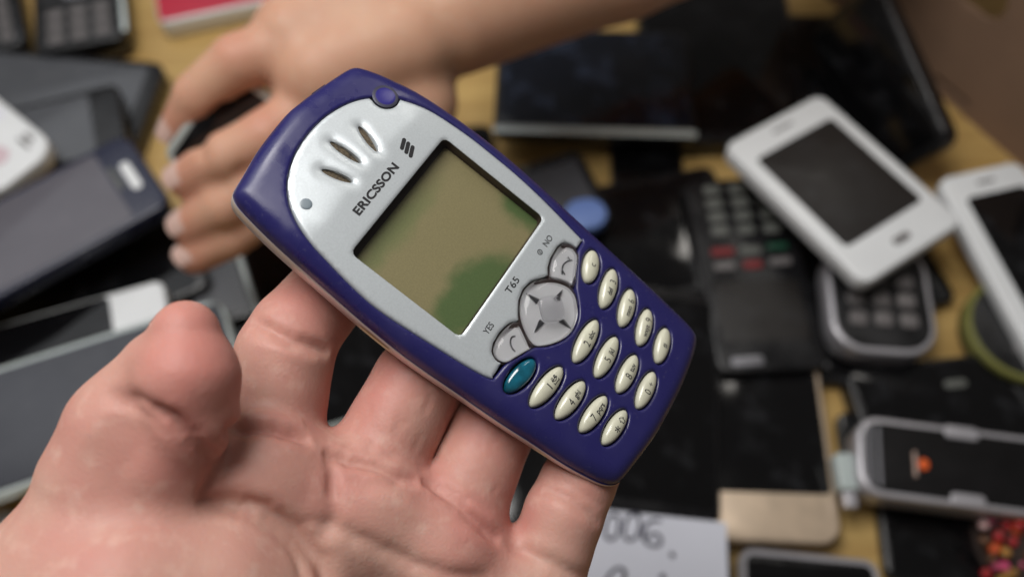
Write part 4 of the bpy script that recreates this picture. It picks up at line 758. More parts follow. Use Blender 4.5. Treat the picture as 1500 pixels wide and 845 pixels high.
def build_hero():
    rot = Matrix([HERO_ROT[0] + [0], HERO_ROT[1] + [0], HERO_ROT[2] + [0], [0, 0, 0, 1]])
    mw = Matrix.Translation(Vector(HERO_LOC) * S) @ rot
    t = thing('mobile_phone', 'indigo blue and silver button phone with a blank greenish screen, resting on the open hand', 'mobile phone', matrix=mw)
    blue = mat('indigo_plastic', (0.018, 0.0165, 0.098), 0.32, spec=0.5, rvary=0.12, vscale=150, bump=0.03, bscale=1800, dust_or_glare=0.30, dscale=700, dcol=(0.16, 0.15, 0.24), dlo=0.62, dhi=0.74)
    silver = mat('silver_paint', (0.57, 0.615, 0.64), 0.34, metal=0.38, vary=0.05, vscale=2500, bump=0.05, bscale=2600, dust_or_glare=0.22, dscale=420, dcol=(0.30, 0.28, 0.25), dlo=0.60, dhi=0.80)
    shell = mat('shell_silver', (0.60, 0.54, 0.52), 0.30, metal=0.35)
    dark = mat('well_black', (0.010, 0.009, 0.010), 0.6)
    ink = mat('black_print', (0.012, 0.012, 0.014), 0.5)
    cream = mat('pearl_key', (0.55, 0.545, 0.43), 0.28, coat=0.4, vary=0.06, vscale=300, dust_or_glare=0.25, dscale=500, dcol=(0.30, 0.26, 0.17), dlo=0.58, dhi=0.8)
    key_ink = mat('key_print', (0.022, 0.022, 0.026), 0.5)

    # face plate outline and the opening it sits in
    fp_top = [(-18.35, -14.0), (-18.9, -12.4), (-19.5, -8.4), (-20.0, -3.5), (-20.6, 3), (-21.1, 9), (-21.2, 14), (-20.7, 19.5), (-19.8, 25.6), (-19.0, 30),
              (-17.9, 33.4), (-16.5, 36.2), (-15.0, 38.3), (-12.5, 40.6), (-10, 42.1), (-6.8, 43.4), (-3.2, 44.2), (0.8, 44.5), (4.9, 44.2), (8.6, 43.3),
              (11.8, 42.0), (14.7, 40.0), (17.0, 37.6), (18.5, 35.4), (20.0, 32.2), (21.2, 28.6), (21.9, 24.3), (22.4, 19.0), (22.5, 13.5), (22.4, 6.5),
              (21.9, 0.3), (21.1, -5.6), (20.3, -10.4), (19.75, -13.8)]
    top_c = catmull(fp_top, 5, closed=False)
    dpad_pts = [(1.0, -9.15), (3.6, -9.75), (5.7, -11.1), (7.3, -13.0), (8.25, -15.3), (8.25, -17.0), (7.4, -18.7), (5.2, -20.6), (3.2, -21.6), (0.6, -21.95),
                (-1.6, -21.5), (-3.5, -20.6), (-5.9, -18.8), (-7.2, -17.1), (-7.0, -15.4), (-5.6, -13.1), (-3.9, -11.2), (-1.5, -9.75)]
    dpad = ccw(resample(catmull(dpad_pts), 0.5))
    yes_pts = [(-5.5, -12.0), (-6.9, -10.8), (-9.8, -10.15), (-12.4, -10.3), (-13.9, -11.0), (-14.5, -12.4), (-13.9, -14.0), (-12.2, -14.9), (-9.7, -16.0), (-8.2, -16.7)]
    yes = ccw(resample(np.vstack([catmull(yes_pts, 5, closed=False), [(-7.6, -16.6), (-7.4, -15.4), (-6.2, -13.2)]]), 0.5))
    no_pts = [(7.3, -12.0), (8.9, -10.9), (11.2, -10.25), (13.8, -10.15), (15.7, -10.7), (16.5, -12.2), (15.9, -13.9), (14.4, -14.8), (12.2, -15.8), (9.4, -17.2)]
    no = ccw(resample(np.vstack([catmull(no_pts, 5, closed=False), [(9.0, -16.8), (8.9, -15.4), (8.1, -13.4)]]), 0.5))
    low = [(19.75, -13.8), (16.6, -14.0), (14.6, -15.0), (12.4, -16.1), (9.3, -17.7), (7.7, -19.1), (5.4, -21.0), (3.3, -22.0), (0.6, -22.4), (-1.8, -21.9),
           (-3.8, -20.9), (-6.2, -19.1), (-7.8, -17.3), (-9.8, -16.4), (-12.3, -15.3), (-14.2, -14.4), (-18.35, -14.0)]
    low_c = catmull(low, 4, closed=False)
    opening = ccw(resample(np.vstack([top_c, low_c[1:-1]]), 0.6))
    # lower border of the face plate follows the upper sides of the keys
    up = [(19.6, -13.6), (17.0, -13.6), (16.85, -12.1), (16.0, -10.4), (13.9, -9.8), (11.1, -9.9), (8.7, -10.5), (7.1, -11.6), (5.8, -10.7), (3.7, -9.35), (1.0, -8.75),
          (-1.6, -9.35), (-4.1, -10.9), (-5.2, -11.7), (-6.8, -10.4), (-9.8, -9.75), (-12.5, -9.9), (-14.2, -10.7), (-14.9, -12.4), (-14.6, -13.6), (-18.2, -13.8)]
    fp_out = ccw(resample(np.vstack([inset(ccw(top_c), 0.0)[::1] if False else top_c, up]), 0.6))
    fp_out = inset(fp_out, 0.16)
    lcd_hole = np.array(rrect(-15.8, -3.8, 17.8, 23.2, 1.3, 6))
    lcd_hole = ccw(resample(lcd_hole, 0.7))
    badge = ellipse(16.9, 37.9, 2.75, 2.75, 0)
    slot_holes = []
    for (x0, y0, x1, y1) in SLOT_LINES:
        a = math.degrees(math.atan2(y1 - y0, x1 - x0))
        L = math.hypot(x1 - x0, y1 - y0)
        slot_holes.append(ellipse((x0 + x1) / 2, (y0 + y1) / 2, L / 2 + 0.35, 0.78, a))
    # keep the badge out of the plate
    keep = fp_out[~inside(fp_out, ellipse(16.9, 37.9, 3.0, 3.0, 0))]
    d = np.linalg.norm(np.roll(keep, -1, 0) - keep, axis=1)
    k = int(np.argmax(d))
    keep = np.roll(keep, -(k + 1), 0)
    a0 = math.atan2(*(keep[-1] - (16.9, 37.9))[::-1])
    a1 = math.atan2(*(keep[0] - (16.9, 37.9))[::-1])
    # walk the arc on the side of the phone's centre
    if a0 > a1:
        a0, a1 = a0 - 2 * math.pi, a1
    arc_fwd = [(16.9 + 3 * math.cos(a0 + (a1 - a0) * s), 37.9 + 3 * math.sin(a0 + (a1 - a0) * s)) for s in np.linspace(0.08, 0.92, 14)]
    arc_bwd = [(16.9 + 3 * math.cos(a0 - (2 * math.pi - (a1 - a0)) * s), 37.9 + 3 * math.sin(a0 - (2 * math.pi - (a1 - a0)) * s)) for s in np.linspace(0.08, 0.92, 14)]
    mid_f, mid_b = np.array(arc_fwd[7]), np.array(arc_bwd[7])
    arc = arc_fwd if np.linalg.norm(mid_f - (1, 25)) < np.linalg.norm(mid_b - (1, 25)) else arc_bwd
    fp_out = np.vstack([keep, arc])

    keys = {  # centre, half length, half width, angle
        'C': (15.6, -18.2, 4.0, 1.95, 18.9), '3': (14.1, -24.1, 4.9, 1.85, 13.5), '6': (13.2, -29.8, 4.6, 1.8, 14.5), '9': (12.2, -35.4, 4.4, 1.75, 15.0),
        '#': (11.5, -41.0, 4.2, 1.75, 15.0), '2': (0.7, -25.9, 5.4, 1.9, 3.4), '5': (0.8, -31.5, 5.1, 1.85, 4.0), '8': (0.8, -37.3, 4.7, 1.8, 4.2),
        '0': (0.6, -42.7, 4.5, 1.75, 5.2), '1': (-12.7, -24.0, 5.2, 1.9, -5.4), '4': (-11.8, -29.7, 4.9, 1.85, -4.6), '7': (-11.1, -35.4, 4.7, 1.8, -4.5),
        '*': (-10.5, -40.8, 4.4, 1.75, -3.2), 'menu': (-14.3, -18.2, 4.4, 2.0, -8.5)}
    wells = [ellipse(x, y, a + 0.32, b + 0.32, g) for x, y, a, b, g in keys.values()]

    # blue front cover with its openings, and the side wall under its rounded edge
    badge_notch = opening
    cover = plate('front_cover', OUTLINE, [opening] + wells, face_z, blue, t, step=0.9, wall=2.2, rim=0.0, hole_rim=0.35, outer_wall=0.05)
    zb = face_z(OUTLINE)
    def zsplit(p):
        return -5.4 - 0.010 * (p[:, 1] - 0)
    ztop = zb - 0.04
    zs = zsplit(OUTLINE)
    rings = [np.c_[OUTLINE, ztop], np.c_[inset(OUTLINE, -0.12), ztop * 0.6 + zs * 0.4], np.c_[inset(OUTLINE, -0.10), zs + 0.12], np.c_[inset(OUTLINE, 0.25), zs - 0.05]]
    v, f = loft([[tuple(p) for p in r] for r in rings], cap_top=False, cap_bot=False)
    link('side_band', mesh_from('side_band', v, f), blue, t, sharp=60)
    # pale rear shell
    sh = 4.0 + 0.028 * OUTLINE[:, 1]
    rr_ = [np.c_[inset(OUTLINE, 0.5), zs - 0.05], np.c_[inset(OUTLINE, -0.05), zs - 0.10], np.c_[inset(OUTLINE, -0.22), zs - 0.45], np.c_[inset(OUTLINE, -0.15), zs - sh * 0.75],
           np.c_[inset(OUTLINE, 0.35), zs - sh]]
    c0 = np.array([1.0, 0.0])
    for s, dz in ((0.95, 3.2), (0.88, 6.2), (0.78, 8.8), (0.6, 10.4), (0.35, 11.2)):
        rr_.append(np.c_[c0 + (OUTLINE - c0) * s, zs - sh * (1 - (1 - s) * 1.5) - dz])
    v, f = loft([[tuple(p) for p in r] for r in rr_], cap_top=False)
    link('rear_shell', mesh_from('rear_shell', v, f), shell, t, sharp=60)
    # dark inner deck seen at the bottom of every gap
    deck_c = inset(OUTLINE, 3.0)
    v, f = loft([[(x, y, -4.6) for x, y in deck_c], [(x, y, -5.6) for x, y in deck_c]])
    link('inner_deck', mesh_from('inner_deck', v, f), dark, t)

    # silver face plate
    plate('face_plate', fp_out, [lcd_hole] + slot_holes, face_z, silver, t, step=0.7, wall=1.8, rim=0.30, hole_rim=0.22, lift=0.06)
    mesh_m = bpy.data.materials.new('ear_mesh')
    mesh_m.use_nodes = True
    nt = mesh_m.node_tree
    b = nt.nodes['Principled BSDF']
    vo = nt.nodes.new('ShaderNodeTexVoronoi')
    vo.inputs['Scale'].default_value = 2200
    tc = nt.nodes.new('ShaderNodeTexCoord')
    cr = nt.nodes.new('ShaderNodeValToRGB')
    cr.color_ramp.elements[0].color = (0.16, 0.12, 0.07, 1)
    cr.color_ramp.elements[1].color = (0.02, 0.015, 0.01, 1)
    nt.links.new(tc.outputs['Object'], vo.inputs['Vector'])
    nt.links.new(vo.outputs['Distance'], cr.inputs[0])
    nt.links.new(cr.outputs[0], b.inputs['Base Color'])
    for (x0, y0, x1, y1), sl in zip(SLOT_LINES, slot_holes):
        c = np.array([(x0 + x1) / 2, (y0 + y1) / 2])
        p = c + (sl - c) * 1.15
        z = face_z(c[None])[0] - 0.9
        v, f = loft([[(x, y, z) for x, y in p], [(x, y, z - 0.4) for x, y in p]])
        link('ear_mesh', mesh_from('ear_mesh', v, f), mesh_m, t)
    dome('light_sensor', ellipse(-13.3, 35.6, 1.15, 1.15, 0, 24), face_z, 0.12, mat('sensor_grey', (0.16, 0.20, 0.23), 0.45), t, base=-0.1, lift=0.16)
    # round blue badge with a worn dark ring
    dome('badge_ring', ellipse(16.9, 37.9, 2.72, 2.72, 0, 40), face_z, 0.10, mat('badge_grey', (0.05, 0.05, 0.075), 0.35, metal=0.3, vary=0.2, vscale=600), t, base=-1.5, lift=0.02, flat=0.8)
    dome('badge_disc', ellipse(16.9, 37.9, 2.2, 2.2, 0, 36), face_z, 0.10, mat('badge_blue', (0.022, 0.018, 0.17), 0.25), t, base=-0.1, lift=0.10)
    # display: deep frame, liquid crystal with a reflection painted in its colour, clear window
    zl = -3.4
    fr = mat('display_frame', (0.018, 0.008, 0.006), 0.4)
    o_, i_ = np.array(rrect(-17.2, -5.2, 19.2, 24.6, 1.5)), np.array(rrect(-15.8, -4.2, 17.7, 21.9, 0.8))
    v, f = loft([[(x, y, zl + 0.3) for x, y in i_], [(x, y, zl + 0.3) for x, y in o_], [(x, y, zl - 0.6) for x, y in o_]], cap_top=False)
    v2 = [(x, y, zl + 0.3) for x, y in i_] + [(x, y, zl - 0.1) for x, y in i_]
    k = len(v)
    n = len(i_)
    f2 = [(k + i, k + (i + 1) % n, k + n + (i + 1) % n, k + n + i) for i in range(n)]
    f = [tuple(reversed(q)) if len(q) == 4 else q for q in f[:n]] + f[n:]
    link('display_frame', mesh_from('display_frame', v + v2, f[:2 * n] + f2), fr, t)
    v, f = loft([[(x, y, zl) for x, y in rrect(-16.4, -4.6, 18.4, 23.6, 0.8)], [(x, y, zl - 0.4) for x, y in rrect(-16.4, -4.6, 18.4, 23.6, 0.8)]])
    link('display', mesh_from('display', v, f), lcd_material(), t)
    # walls of the recess
    wl = inset(lcd_hole, -0.02)
    zt = face_z(wl) - 0.35
    v, f = loft([[(x, y, z) for (x, y), z in zip(inset(wl, 0.05), zt)], [(x, y, zl + 0.28) for x, y in inset(wl, 0.05)]], cap_top=False, cap_bot=False)
    link('recess_wall', mesh_from('recess_wall', v, [tuple(reversed(q)) for q in f]), mat('recess_wall', (0.030, 0.013, 0.010), 0.35), t)
    zw = -0.55
    w_ = inset(lcd_hole, 0.08)
    v, f = loft([[(x, y, zw) for x, y in w_], [(x, y, zw - 0.25) for x, y in w_]])
    link('display_window', mesh_from('display_window', v, f), pane_material('clear_window'), t)

    # keys
    teal = mat('teal_key', (0.004, 0.085, 0.13), 0.12, coat=1.0, vary=0.5, vscale=350)
    kz = {}
    for kname, (x, y, a, b_, g) in keys.items():
        c = ellipse(x, y, a, b_ * 0.96, g, 44)
        h = 1.15 if kname != 'menu' else 0.9
        o = dome('key', c, face_z, h, teal if kname == 'menu' else cream, t, base=-1.4, n=9, power=2.0, lift=-0.15)
        if kname == 'menu':
            o['label'] = 'teal menu key'
        def zk(q, x=x, y=y, a=a, b_=b_, g=g, h=h):
            cg, sg = math.cos(math.radians(g)), math.sin(math.radians(g))
            dx, dy = q[:, 0] - x, q[:, 1] - y
            e = ((dx * cg + dy * sg) / a) ** 2 + ((-dx * sg + dy * cg) / b_) ** 2
            return face_z(q) - 0.15 + h * np.sqrt(np.clip(1 - e, 0, 1))
        kz[kname] = (zk, o)
        # dark floor of the well
        p = ellipse(x, y, a + 0.5, b_ + 0.5, g, 36)
        z = face_z(np.array([[x, y]]))[0] - 1.6
        v, f = loft([[(q[0], q[1], z) for q in p], [(q[0], q[1], z - 0.3) for q in p]])
        link('key_well', mesh_from('key_well', v, f), dark, t)
    def kt(kname, s, size, du, dv, bold=0.0, rot=None, sx=1.0):
        zk, o = kz[kname]
        x, y, a, b_, g = keys[kname]
        r = math.radians(g)
        u = x + du * math.cos(r) - dv * math.sin(r)
        v_ = y + du * math.sin(r) + dv * math.cos(r)
        text_mesh(s, size, u, v_, zk, key_ink, o, 'key_symbol', bold=bold, rot=g if rot is None else rot, sx=sx, lift=0.04)
    for kname, dig, letters, d0, d1 in (('2', '2', 'abc', -1.1, 0.35), ('5', '5', 'jkl', -1.1, 0.45), ('8', '8', 'tuv', -1.0, 0.4),
                                        ('4', '4', 'ghi', -1.0, 0.55), ('7', '7', 'pqrs', -1.3, 0.1)):
        kt(kname, dig, 2.35, d0 - 0.3, -0.85, 0.0, sx=0.85)
        kt(kname, letters, 1.65, d1, -0.55, 0.03, sx=0.88)
    for kname, dig, letters, d0, d1 in (('3', '3', 'def', 0.75, -1.9), ('6', '6', 'mno', 0.75, -2.2), ('9', '9', 'wxyz', 0.9, -2.4)):
        kt(kname, dig, 2.25, d0 + 0.1, -0.8, 0.0, sx=0.85)
        kt(kname, letters, 1.55, d1, -0.55, 0.03, sx=0.82)
    kt('1', '1', 2.35, -0.7, -0.85, 0.0)
    kt('0', '0', 2.25, -1.1, -0.8, 0.0, sx=0.85)
    kt('0', '+', 1.7, 0.7, -0.55)
    kt('*', '*', 3.0, -1.1, -1.75, 0.02)
    kt('#', '#', 1.7, -0.7, -0.6, 0.02, sx=0.9)
    kt('C', 'c', 2.1, -0.5, -0.55, 0.0)
    def kline(kname, lines, w):
        zk, o = kz[kname]
        x, y, a, b_, g = keys[kname]
        r = math.radians(g)
        L = [[(x + p * math.cos(r) - q * math.sin(r), y + p * math.sin(r) + q * math.cos(r)) for p, q in l] for l in lines]
        strokes(L, w, zk, key_ink, o, 'key_symbol', lift=0.04)
    # envelope with a spool on key 1, up arrow on *
    kline('1', [[(1.0, -0.75), (2.5, -0.75)], [(2.5, -0.75), (2.5, 0.15)], [(2.5, 0.15), (1.0, 0.15)], [(1.0, 0.15), (1.0, -0.75)], [(1.0, 0.1), (1.75, -0.35)], [(1.75, -0.35), (2.5, 0.1)],
                [(1.2, 0.35), (1.2, 0.65)], [(1.5, 0.35), (1.5, 0.65)], [(2.0, 0.35), (2.3, 0.35), (2.4, 0.55), (2.2, 0.68), (2.0, 0.55), (2.0, 0.35)]], 0.17)
    kline('*', [[(1.4, -0.65), (2.1, -0.65)], [(2.1, -0.65), (2.1, 0.05)], [(2.1, 0.05), (2.4, 0.05)], [(2.4, 0.05), (1.75, 0.7)], [(1.75, 0.7), (1.1, 0.05)], [(1.1, 0.05), (1.4, 0.05)], [(1.4, 0.05), (1.4, -0.65)]], 0.15)

    # clear navigation pad and the two call keys over a bright floor
    well_m = mat('well_brown', (0.050, 0.030, 0.028), 0.4)
    floor_m = mat('key_floor', (0.93, 0.94, 0.95), 0.16, metal=0.25, coat=0.6)
    clear = glass_material('clear_plastic', (0.97, 0.97, 0.98), 1.42, 0.04)
    for nm, c, h, fl in (('navigation_pad', dpad, 1.8, 0.25), ('yes_key', yes, 1.35, 0.15), ('no_key', no, 1.35, 0.15)):
        c = inset(c, -0.16)
        fc = inset(c, 0.75) + np.array([-0.35, -0.35])
        fz = face_z(fc) - 0.55
        ctr = fc.mean(0)
        ffl = dome('key_floor', fc, face_z, 0.0, floor_m, t, base=-0.8, n=3, lift=-0.45)
        o = dome(nm, c, face_z, h, clear, t, base=-0.35, n=12, power=2.0, flat=fl, lift=0.0)
        wc = inset(c, -0.3)
        v, f = loft([[(x, y, z) for (x, y), z in zip(wc, face_z(wc) - 1.3)], [(x, y, z) for (x, y), z in zip(wc, face_z(wc) - 1.8)]])
        link('key_well', mesh_from('key_well', v, f), well_m, t)
        if nm == 'navigation_pad':
            th = np.linspace(0, 2 * np.pi, 48, endpoint=False)
            rad = 3.3 / (np.abs(np.cos(th - 0.0)) ** 1.3 + np.abs(np.sin(th - 0.0)) ** 1.3) ** (1 / 1.3)
            cc = np.stack([0.6 + rad * np.cos(th), -15.6 + rad * np.sin(th)], 1)
            dome('pad_centre', cc, lambda q: face_z(q) + h, 0.42, clear, o, base=-0.25, n=6, power=2.2, flat=0.5)
            arr = mat('arrow_grey', (0.05, 0.05, 0.055), 0.3)
            cx, cy = 0.6, -15.6
            for ang in (90, 0, 180, 270):
                ca, sa = math.cos(math.radians(ang)), math.sin(math.radians(ang))
                R0, R1 = (2.9, 5.6)
                tri = [(R0, -0.62), (R0, 0.62), (R1, 0.05), (R1, -0.05)]
                P = np.array([(cx + ca * p - sa * q, cy + sa * p + ca * q) for p, q in tri])
                P = ccw(P)
                top = face_z(P) - 0.05
                base = face_z(P) - 0.40
                v, f = loft([[(x, y, z) for (x, y), z in zip(P, top)], [(x, y, z) for (x, y), z in zip(P, base)]])
                link('arrow_mark', mesh_from('arrow_mark', v, f), arr, o)
        else:
            zf = lambda q: face_z(q) - 0.40
            if nm == 'yes_key':
                strokes([[(-11.1, -14.2), (-10.9, -13.4), (-10.2, -12.6), (-9.2, -12.3), (-8.6, -12.7)]], 0.33, zf, key_ink, o, 'handset_symbol')
            else:
                strokes([[(9.6, -13.7), (10.3, -13.2), (11.4, -12.9), (12.6, -13.2), (13.4, -13.8)], [(10.2, -13.4), (9.9, -14.2)], [(13.2, -13.5), (13.4, -12.8)]], 0.33, zf, key_ink, o, 'handset_symbol')

    # printing on the face plate
    lift = 0.10
    text_mesh('ERICSSON', 2.4, -8.85, 26.4, face_z, ink, t, bold=0.09, sx=1.24, space=1.05, lift=lift)
    text_mesh('T65', 2.1, -2.0, -7.05, face_z, ink, t, bold=0.02, sx=1.2, space=1.05, lift=lift)
    text_mesh('YES', 1.85, -12.0, -7.95, face_z, ink, t, bold=0.012, sx=0.9, lift=lift)
    text_mesh('NO', 1.85, 12.1, -7.85, face_z, ink, t, bold=0.012, sx=0.98, lift=lift)
    strokes([[(10.2 + 0.52 * math.cos(a), -7.2 + 0.52 * math.sin(a)) for a in np.linspace(0, 2 * math.pi, 12)], [(10.2, -7.0), (10.2, -7.45)]], 0.2, face_z, ink, t, 'power_symbol', lift=lift)
    for (x0, y0, x1, y1) in ((8.75, 28.3, 11.25, 29.3), (8.65, 27.1, 11.2, 28.2), (8.6, 25.95, 11.15, 27.05)):
        dx, dy = x1 - x0, y1 - y0
        L = math.hypot(dx, dy)
        a = math.degrees(math.atan2(dy, dx))
        c = []
        for sgn, cx, cy in ((1, x1, y1), (-1, x0, y0)):
            for k in range(9):
                th = math.radians(a + (-90 if sgn > 0 else 90) + 180 * k / 8)
                c.append((cx + 0.43 * math.cos(th) - sgn * 0.36 * dx / L, cy + 0.43 * math.sin(th) - sgn * 0.36 * dy / L))
        c = np.array(c)
        z = face_z(c) + lift
        v, f = loft([[(x, y, zz) for (x, y), zz in zip(c, z)], [(x, y, zz - 0.05) for (x, y), zz in zip(c, z)]])
        link('emblem_bar', mesh_from('emblem_bar', v, f), ink, t)
    # small slots in the rim: one on the top edge, one along the shell
    sm = mat('slot_tan', (0.32, 0.22, 0.12), 0.5)
    zsl = lambda y: -5.4 - 0.010 * y
    i0 = [i for i in range(len(OUTLINE)) if OUTLINE[i][0] < -20 and 5.5 < OUTLINE[i][1] < 13.5]
    line = inset(OUTLINE, -0.26)[i0]
    line = line[np.argsort(line[:, 1])]
    n = len(line)
    hh = 0.45 * np.sqrt(np.clip(1 - np.linspace(-1, 1, n) ** 2, 0, 1)) + 0.02
    v = [(x, y, zsl(y) - 1.4 + h) for (x, y), h in zip(line, hh)] + [(x, y, zsl(y) - 1.4 - h) for (x, y), h in zip(line, hh)]
    v += [(x + 0.5, y, z) for x, y, z in v]
    f = [(i, i + 1, n + i + 1, n + i) for i in range(n - 1)]
    f += [tuple(2 * n + q for q in reversed(g)) for g in f]
    link('side_slot', mesh_from('side_slot', v, f), sm, t)
    i1 = [i for i in range(len(OUTLINE)) if OUTLINE[i][1] > 40 and 8.2 < OUTLINE[i][0] < 12.2]
    line = inset(OUTLINE, 0.12)[i1]
    line = line[np.argsort(line[:, 0])]
    n = len(line)
    zc = face_z(line) + 0.1
    v = [(x, y + 0.12, z - 0.1) for (x, y), z in zip(line, zc)] + [(x, y + 0.12, z - 1.1) for (x, y), z in zip(line, zc)]
    v += [(x, y - 0.5, z) for x, y, z in v]
    f = [(i, n + i, n + i + 1, i + 1) for i in range(n - 1)]
    f += [tuple(2 * n + q for q in reversed(g)) for g in f] + [(i, i + 1, 2 * n + i + 1, 2 * n + i) for i in range(n - 1)]
    link('cord_slot', mesh_from('cord_slot', v, f), mat('slot_dark', (0.012, 0.010, 0.04), 0.5), t)
    return t

hero = build_hero()

# ------------------------------------------------------------------ hands: one continuous skin grown round joint chains
def sdf_hand(chains, fingers, palm, h, kf=3.0, kp=5.0, kb=3.5, kthumb=None, pad=4.0):
    allp = np.array([p for c in chains.values() for p in c])
    lo = (allp[:, :3] - allp[:, 3:4]).min(0) - pad
    hi = (allp[:, :3] + allp[:, 3:4]).max(0) + pad
    n = np.ceil((hi - lo) / h).astype(int) + 1
    ax = [lo[i] + h * np.arange(n[i]) for i in range(3)]
    def chain_field(pts, k):
        g = np.full(n, 30.0, np.float32)
        pts = np.array(pts, float)
        for a, b in zip(pts[:-1], pts[1:]):
            m = max(a[3], b[3]) + 14
            i0 = np.clip(((np.minimum(a[:3], b[:3]) - m - lo) / h).astype(int), 0, n - 1)
            i1 = np.clip(((np.maximum(a[:3], b[:3]) + m - lo) / h).astype(int) + 1, 1, n)
            sl = tuple(slice(i0[i], i1[i]) for i in range(3))
            X, Y, Z = np.meshgrid(*[ax[i][sl[i]].astype(np.float32) for i in range(3)], indexing='ij', sparse=True)
            ab = b[:3] - a[:3]
            L = float(ab @ ab) + 1e-9
            t = np.clip(((X - a[0]) * ab[0] + (Y - a[1]) * ab[1] + (Z - a[2]) * ab[2]) / L, 0, 1)
            d = np.sqrt((X - a[0] - t * ab[0]) ** 2 + (Y - a[1] - t * ab[1]) ** 2 + (Z - a[2] - t * ab[2]) ** 2) - (a[3] + (b[3] - a[3]) * t)
            g[sl] = smin(g[sl], d.astype(np.float32), k)
        return g
    def smin(a, b, k):
        q = np.clip(0.5 + 0.5 * (b - a) / k, 0, 1)
        return b + (a - b) * q - k * q * (1 - q)
    body = None
    for nm in palm:
        g = chain_field(chains[nm], kf)
        body = g if body is None else smin(body, g, kp)
    out = body
    for nm in fingers:
        g = None
        for sub in chains:
            if sub == nm or sub.startswith(nm + '_'):
                q = chain_field(chains[sub], 1.2)
                g = q if g is None else smin(g, q, 5.0)
        kk = kthumb if (nm == 'thumb' and kthumb) else kb
        out = smin(out, smin(body, g, kk), 0.5)
    return out, lo, ax

def surface_nets(f, lo, h):
    ins = f < 0
    c = ins[:-1, :-1, :-1].astype(np.int8)
    cnt = np.zeros(c.shape, np.int8)
    for dx in (0, 1):
        for dy in (0, 1):
            for dz in (0, 1):
                cnt += ins[dx:ins.shape[0] - 1 + dx, dy:ins.shape[1] - 1 + dy, dz:ins.shape[2] - 1 + dz]
    act = np.argwhere((cnt > 0) & (cnt < 8))
    idx = np.full(c.shape, -1, np.int32)
    idx[tuple(act.T)] = np.arange(len(act))
    corners = np.array([(x, y, z) for x in (0, 1) for y in (0, 1) for z in (0, 1)])
    val = np.stack([f[tuple((act + k).T)] for k in corners], 1)
    acc = np.zeros((len(act), 3))
    num = np.zeros(len(act))
    for i in range(8):
        for j in range(i + 1, 8):
            if np.abs(corners[i] - corners[j]).sum() != 1:
                continue
            m = (val[:, i] < 0) != (val[:, j] < 0)
            t = val[m, i] / (val[m, i] - val[m, j])
            acc[m] += corners[i] + t[:, None] * (corners[j] - corners[i])
            num[m] += 1
    verts = lo + h * (act + acc / num[:, None])
    quads = []
    for axis in range(3):
        u, w = (axis + 1) % 3, (axis + 2) % 3
        e = np.eye(3, dtype=int)
        sl0 = [slice(1, -1)] * 3
        sl0[axis] = slice(0, -1)
        sl1 = [slice(1, -1)] * 3
        sl1[axis] = slice(1, None)
        a, b = ins[tuple(sl0)], ins[tuple(sl1)]
        ch = np.argwhere(a != b)
        off = np.array([1, 1, 1])
        off[axis] = 0
        p = ch + off
        s = a[tuple(ch.T)]
        q = np.stack([idx[tuple((p - e[u] - e[w]).T)], idx[tuple((p - e[w]).T)], idx[tuple(p.T)], idx[tuple((p - e[u]).T)]], 1)
        q[~s] = q[~s][:, ::-1]
        quads.append(q)
    quads = np.vstack(quads)
    quads = quads[(quads >= 0).all(1)]
    return verts, quads

def smooth(verts, quads, it, lam=0.5):
    e = np.vstack([quads[:, [0, 1]], quads[:, [1, 2]], quads[:, [2, 3]], quads[:, [3, 0]]])
    N = len(verts)
    deg = np.bincount(e.ravel(), minlength=N).astype(float)
    for _ in range(it):
        s = np.zeros_like(verts)
        for k in range(3):
            s[:, k] = np.bincount(e[:, 0], verts[e[:, 1], k], N) + np.bincount(e[:, 1], verts[e[:, 0], k], N)
        verts = verts + lam * (s / np.maximum(deg, 1)[:, None] - verts)
    return verts

def vnormals(verts, quads):
    d1 = verts[quads[:, 2]] - verts[quads[:, 0]]
    d2 = verts[quads[:, 3]] - verts[quads[:, 1]]
    fn = np.cross(d1, d2)
    out = np.zeros_like(verts)
    for k in range(4):
        for c in range(3):
            out[:, c] += np.bincount(quads[:, k], fn[:, c], len(verts))
    return out / (np.linalg.norm(out, axis=1)[:, None] + 1e-12)

def poly_dist3(q, pl):
    """distance to a 3-D polyline and position along it (0..1)"""
    pl = np.asarray(pl, float)
    best = np.full(len(q), 1e9)
    pos = np.zeros(len(q))
    n = len(pl) - 1
    for i in range(n):
        a, ab = pl[i], pl[i + 1] - pl[i]
        t = np.clip(((q - a) @ ab) / (ab @ ab + 1e-9), 0, 1)
        d = np.linalg.norm(q - a - t[:, None] * ab, axis=1)
        m = d < best
        best[m] = d[m]
        pos[m] = (i + t[m]) / n
    return best, pos

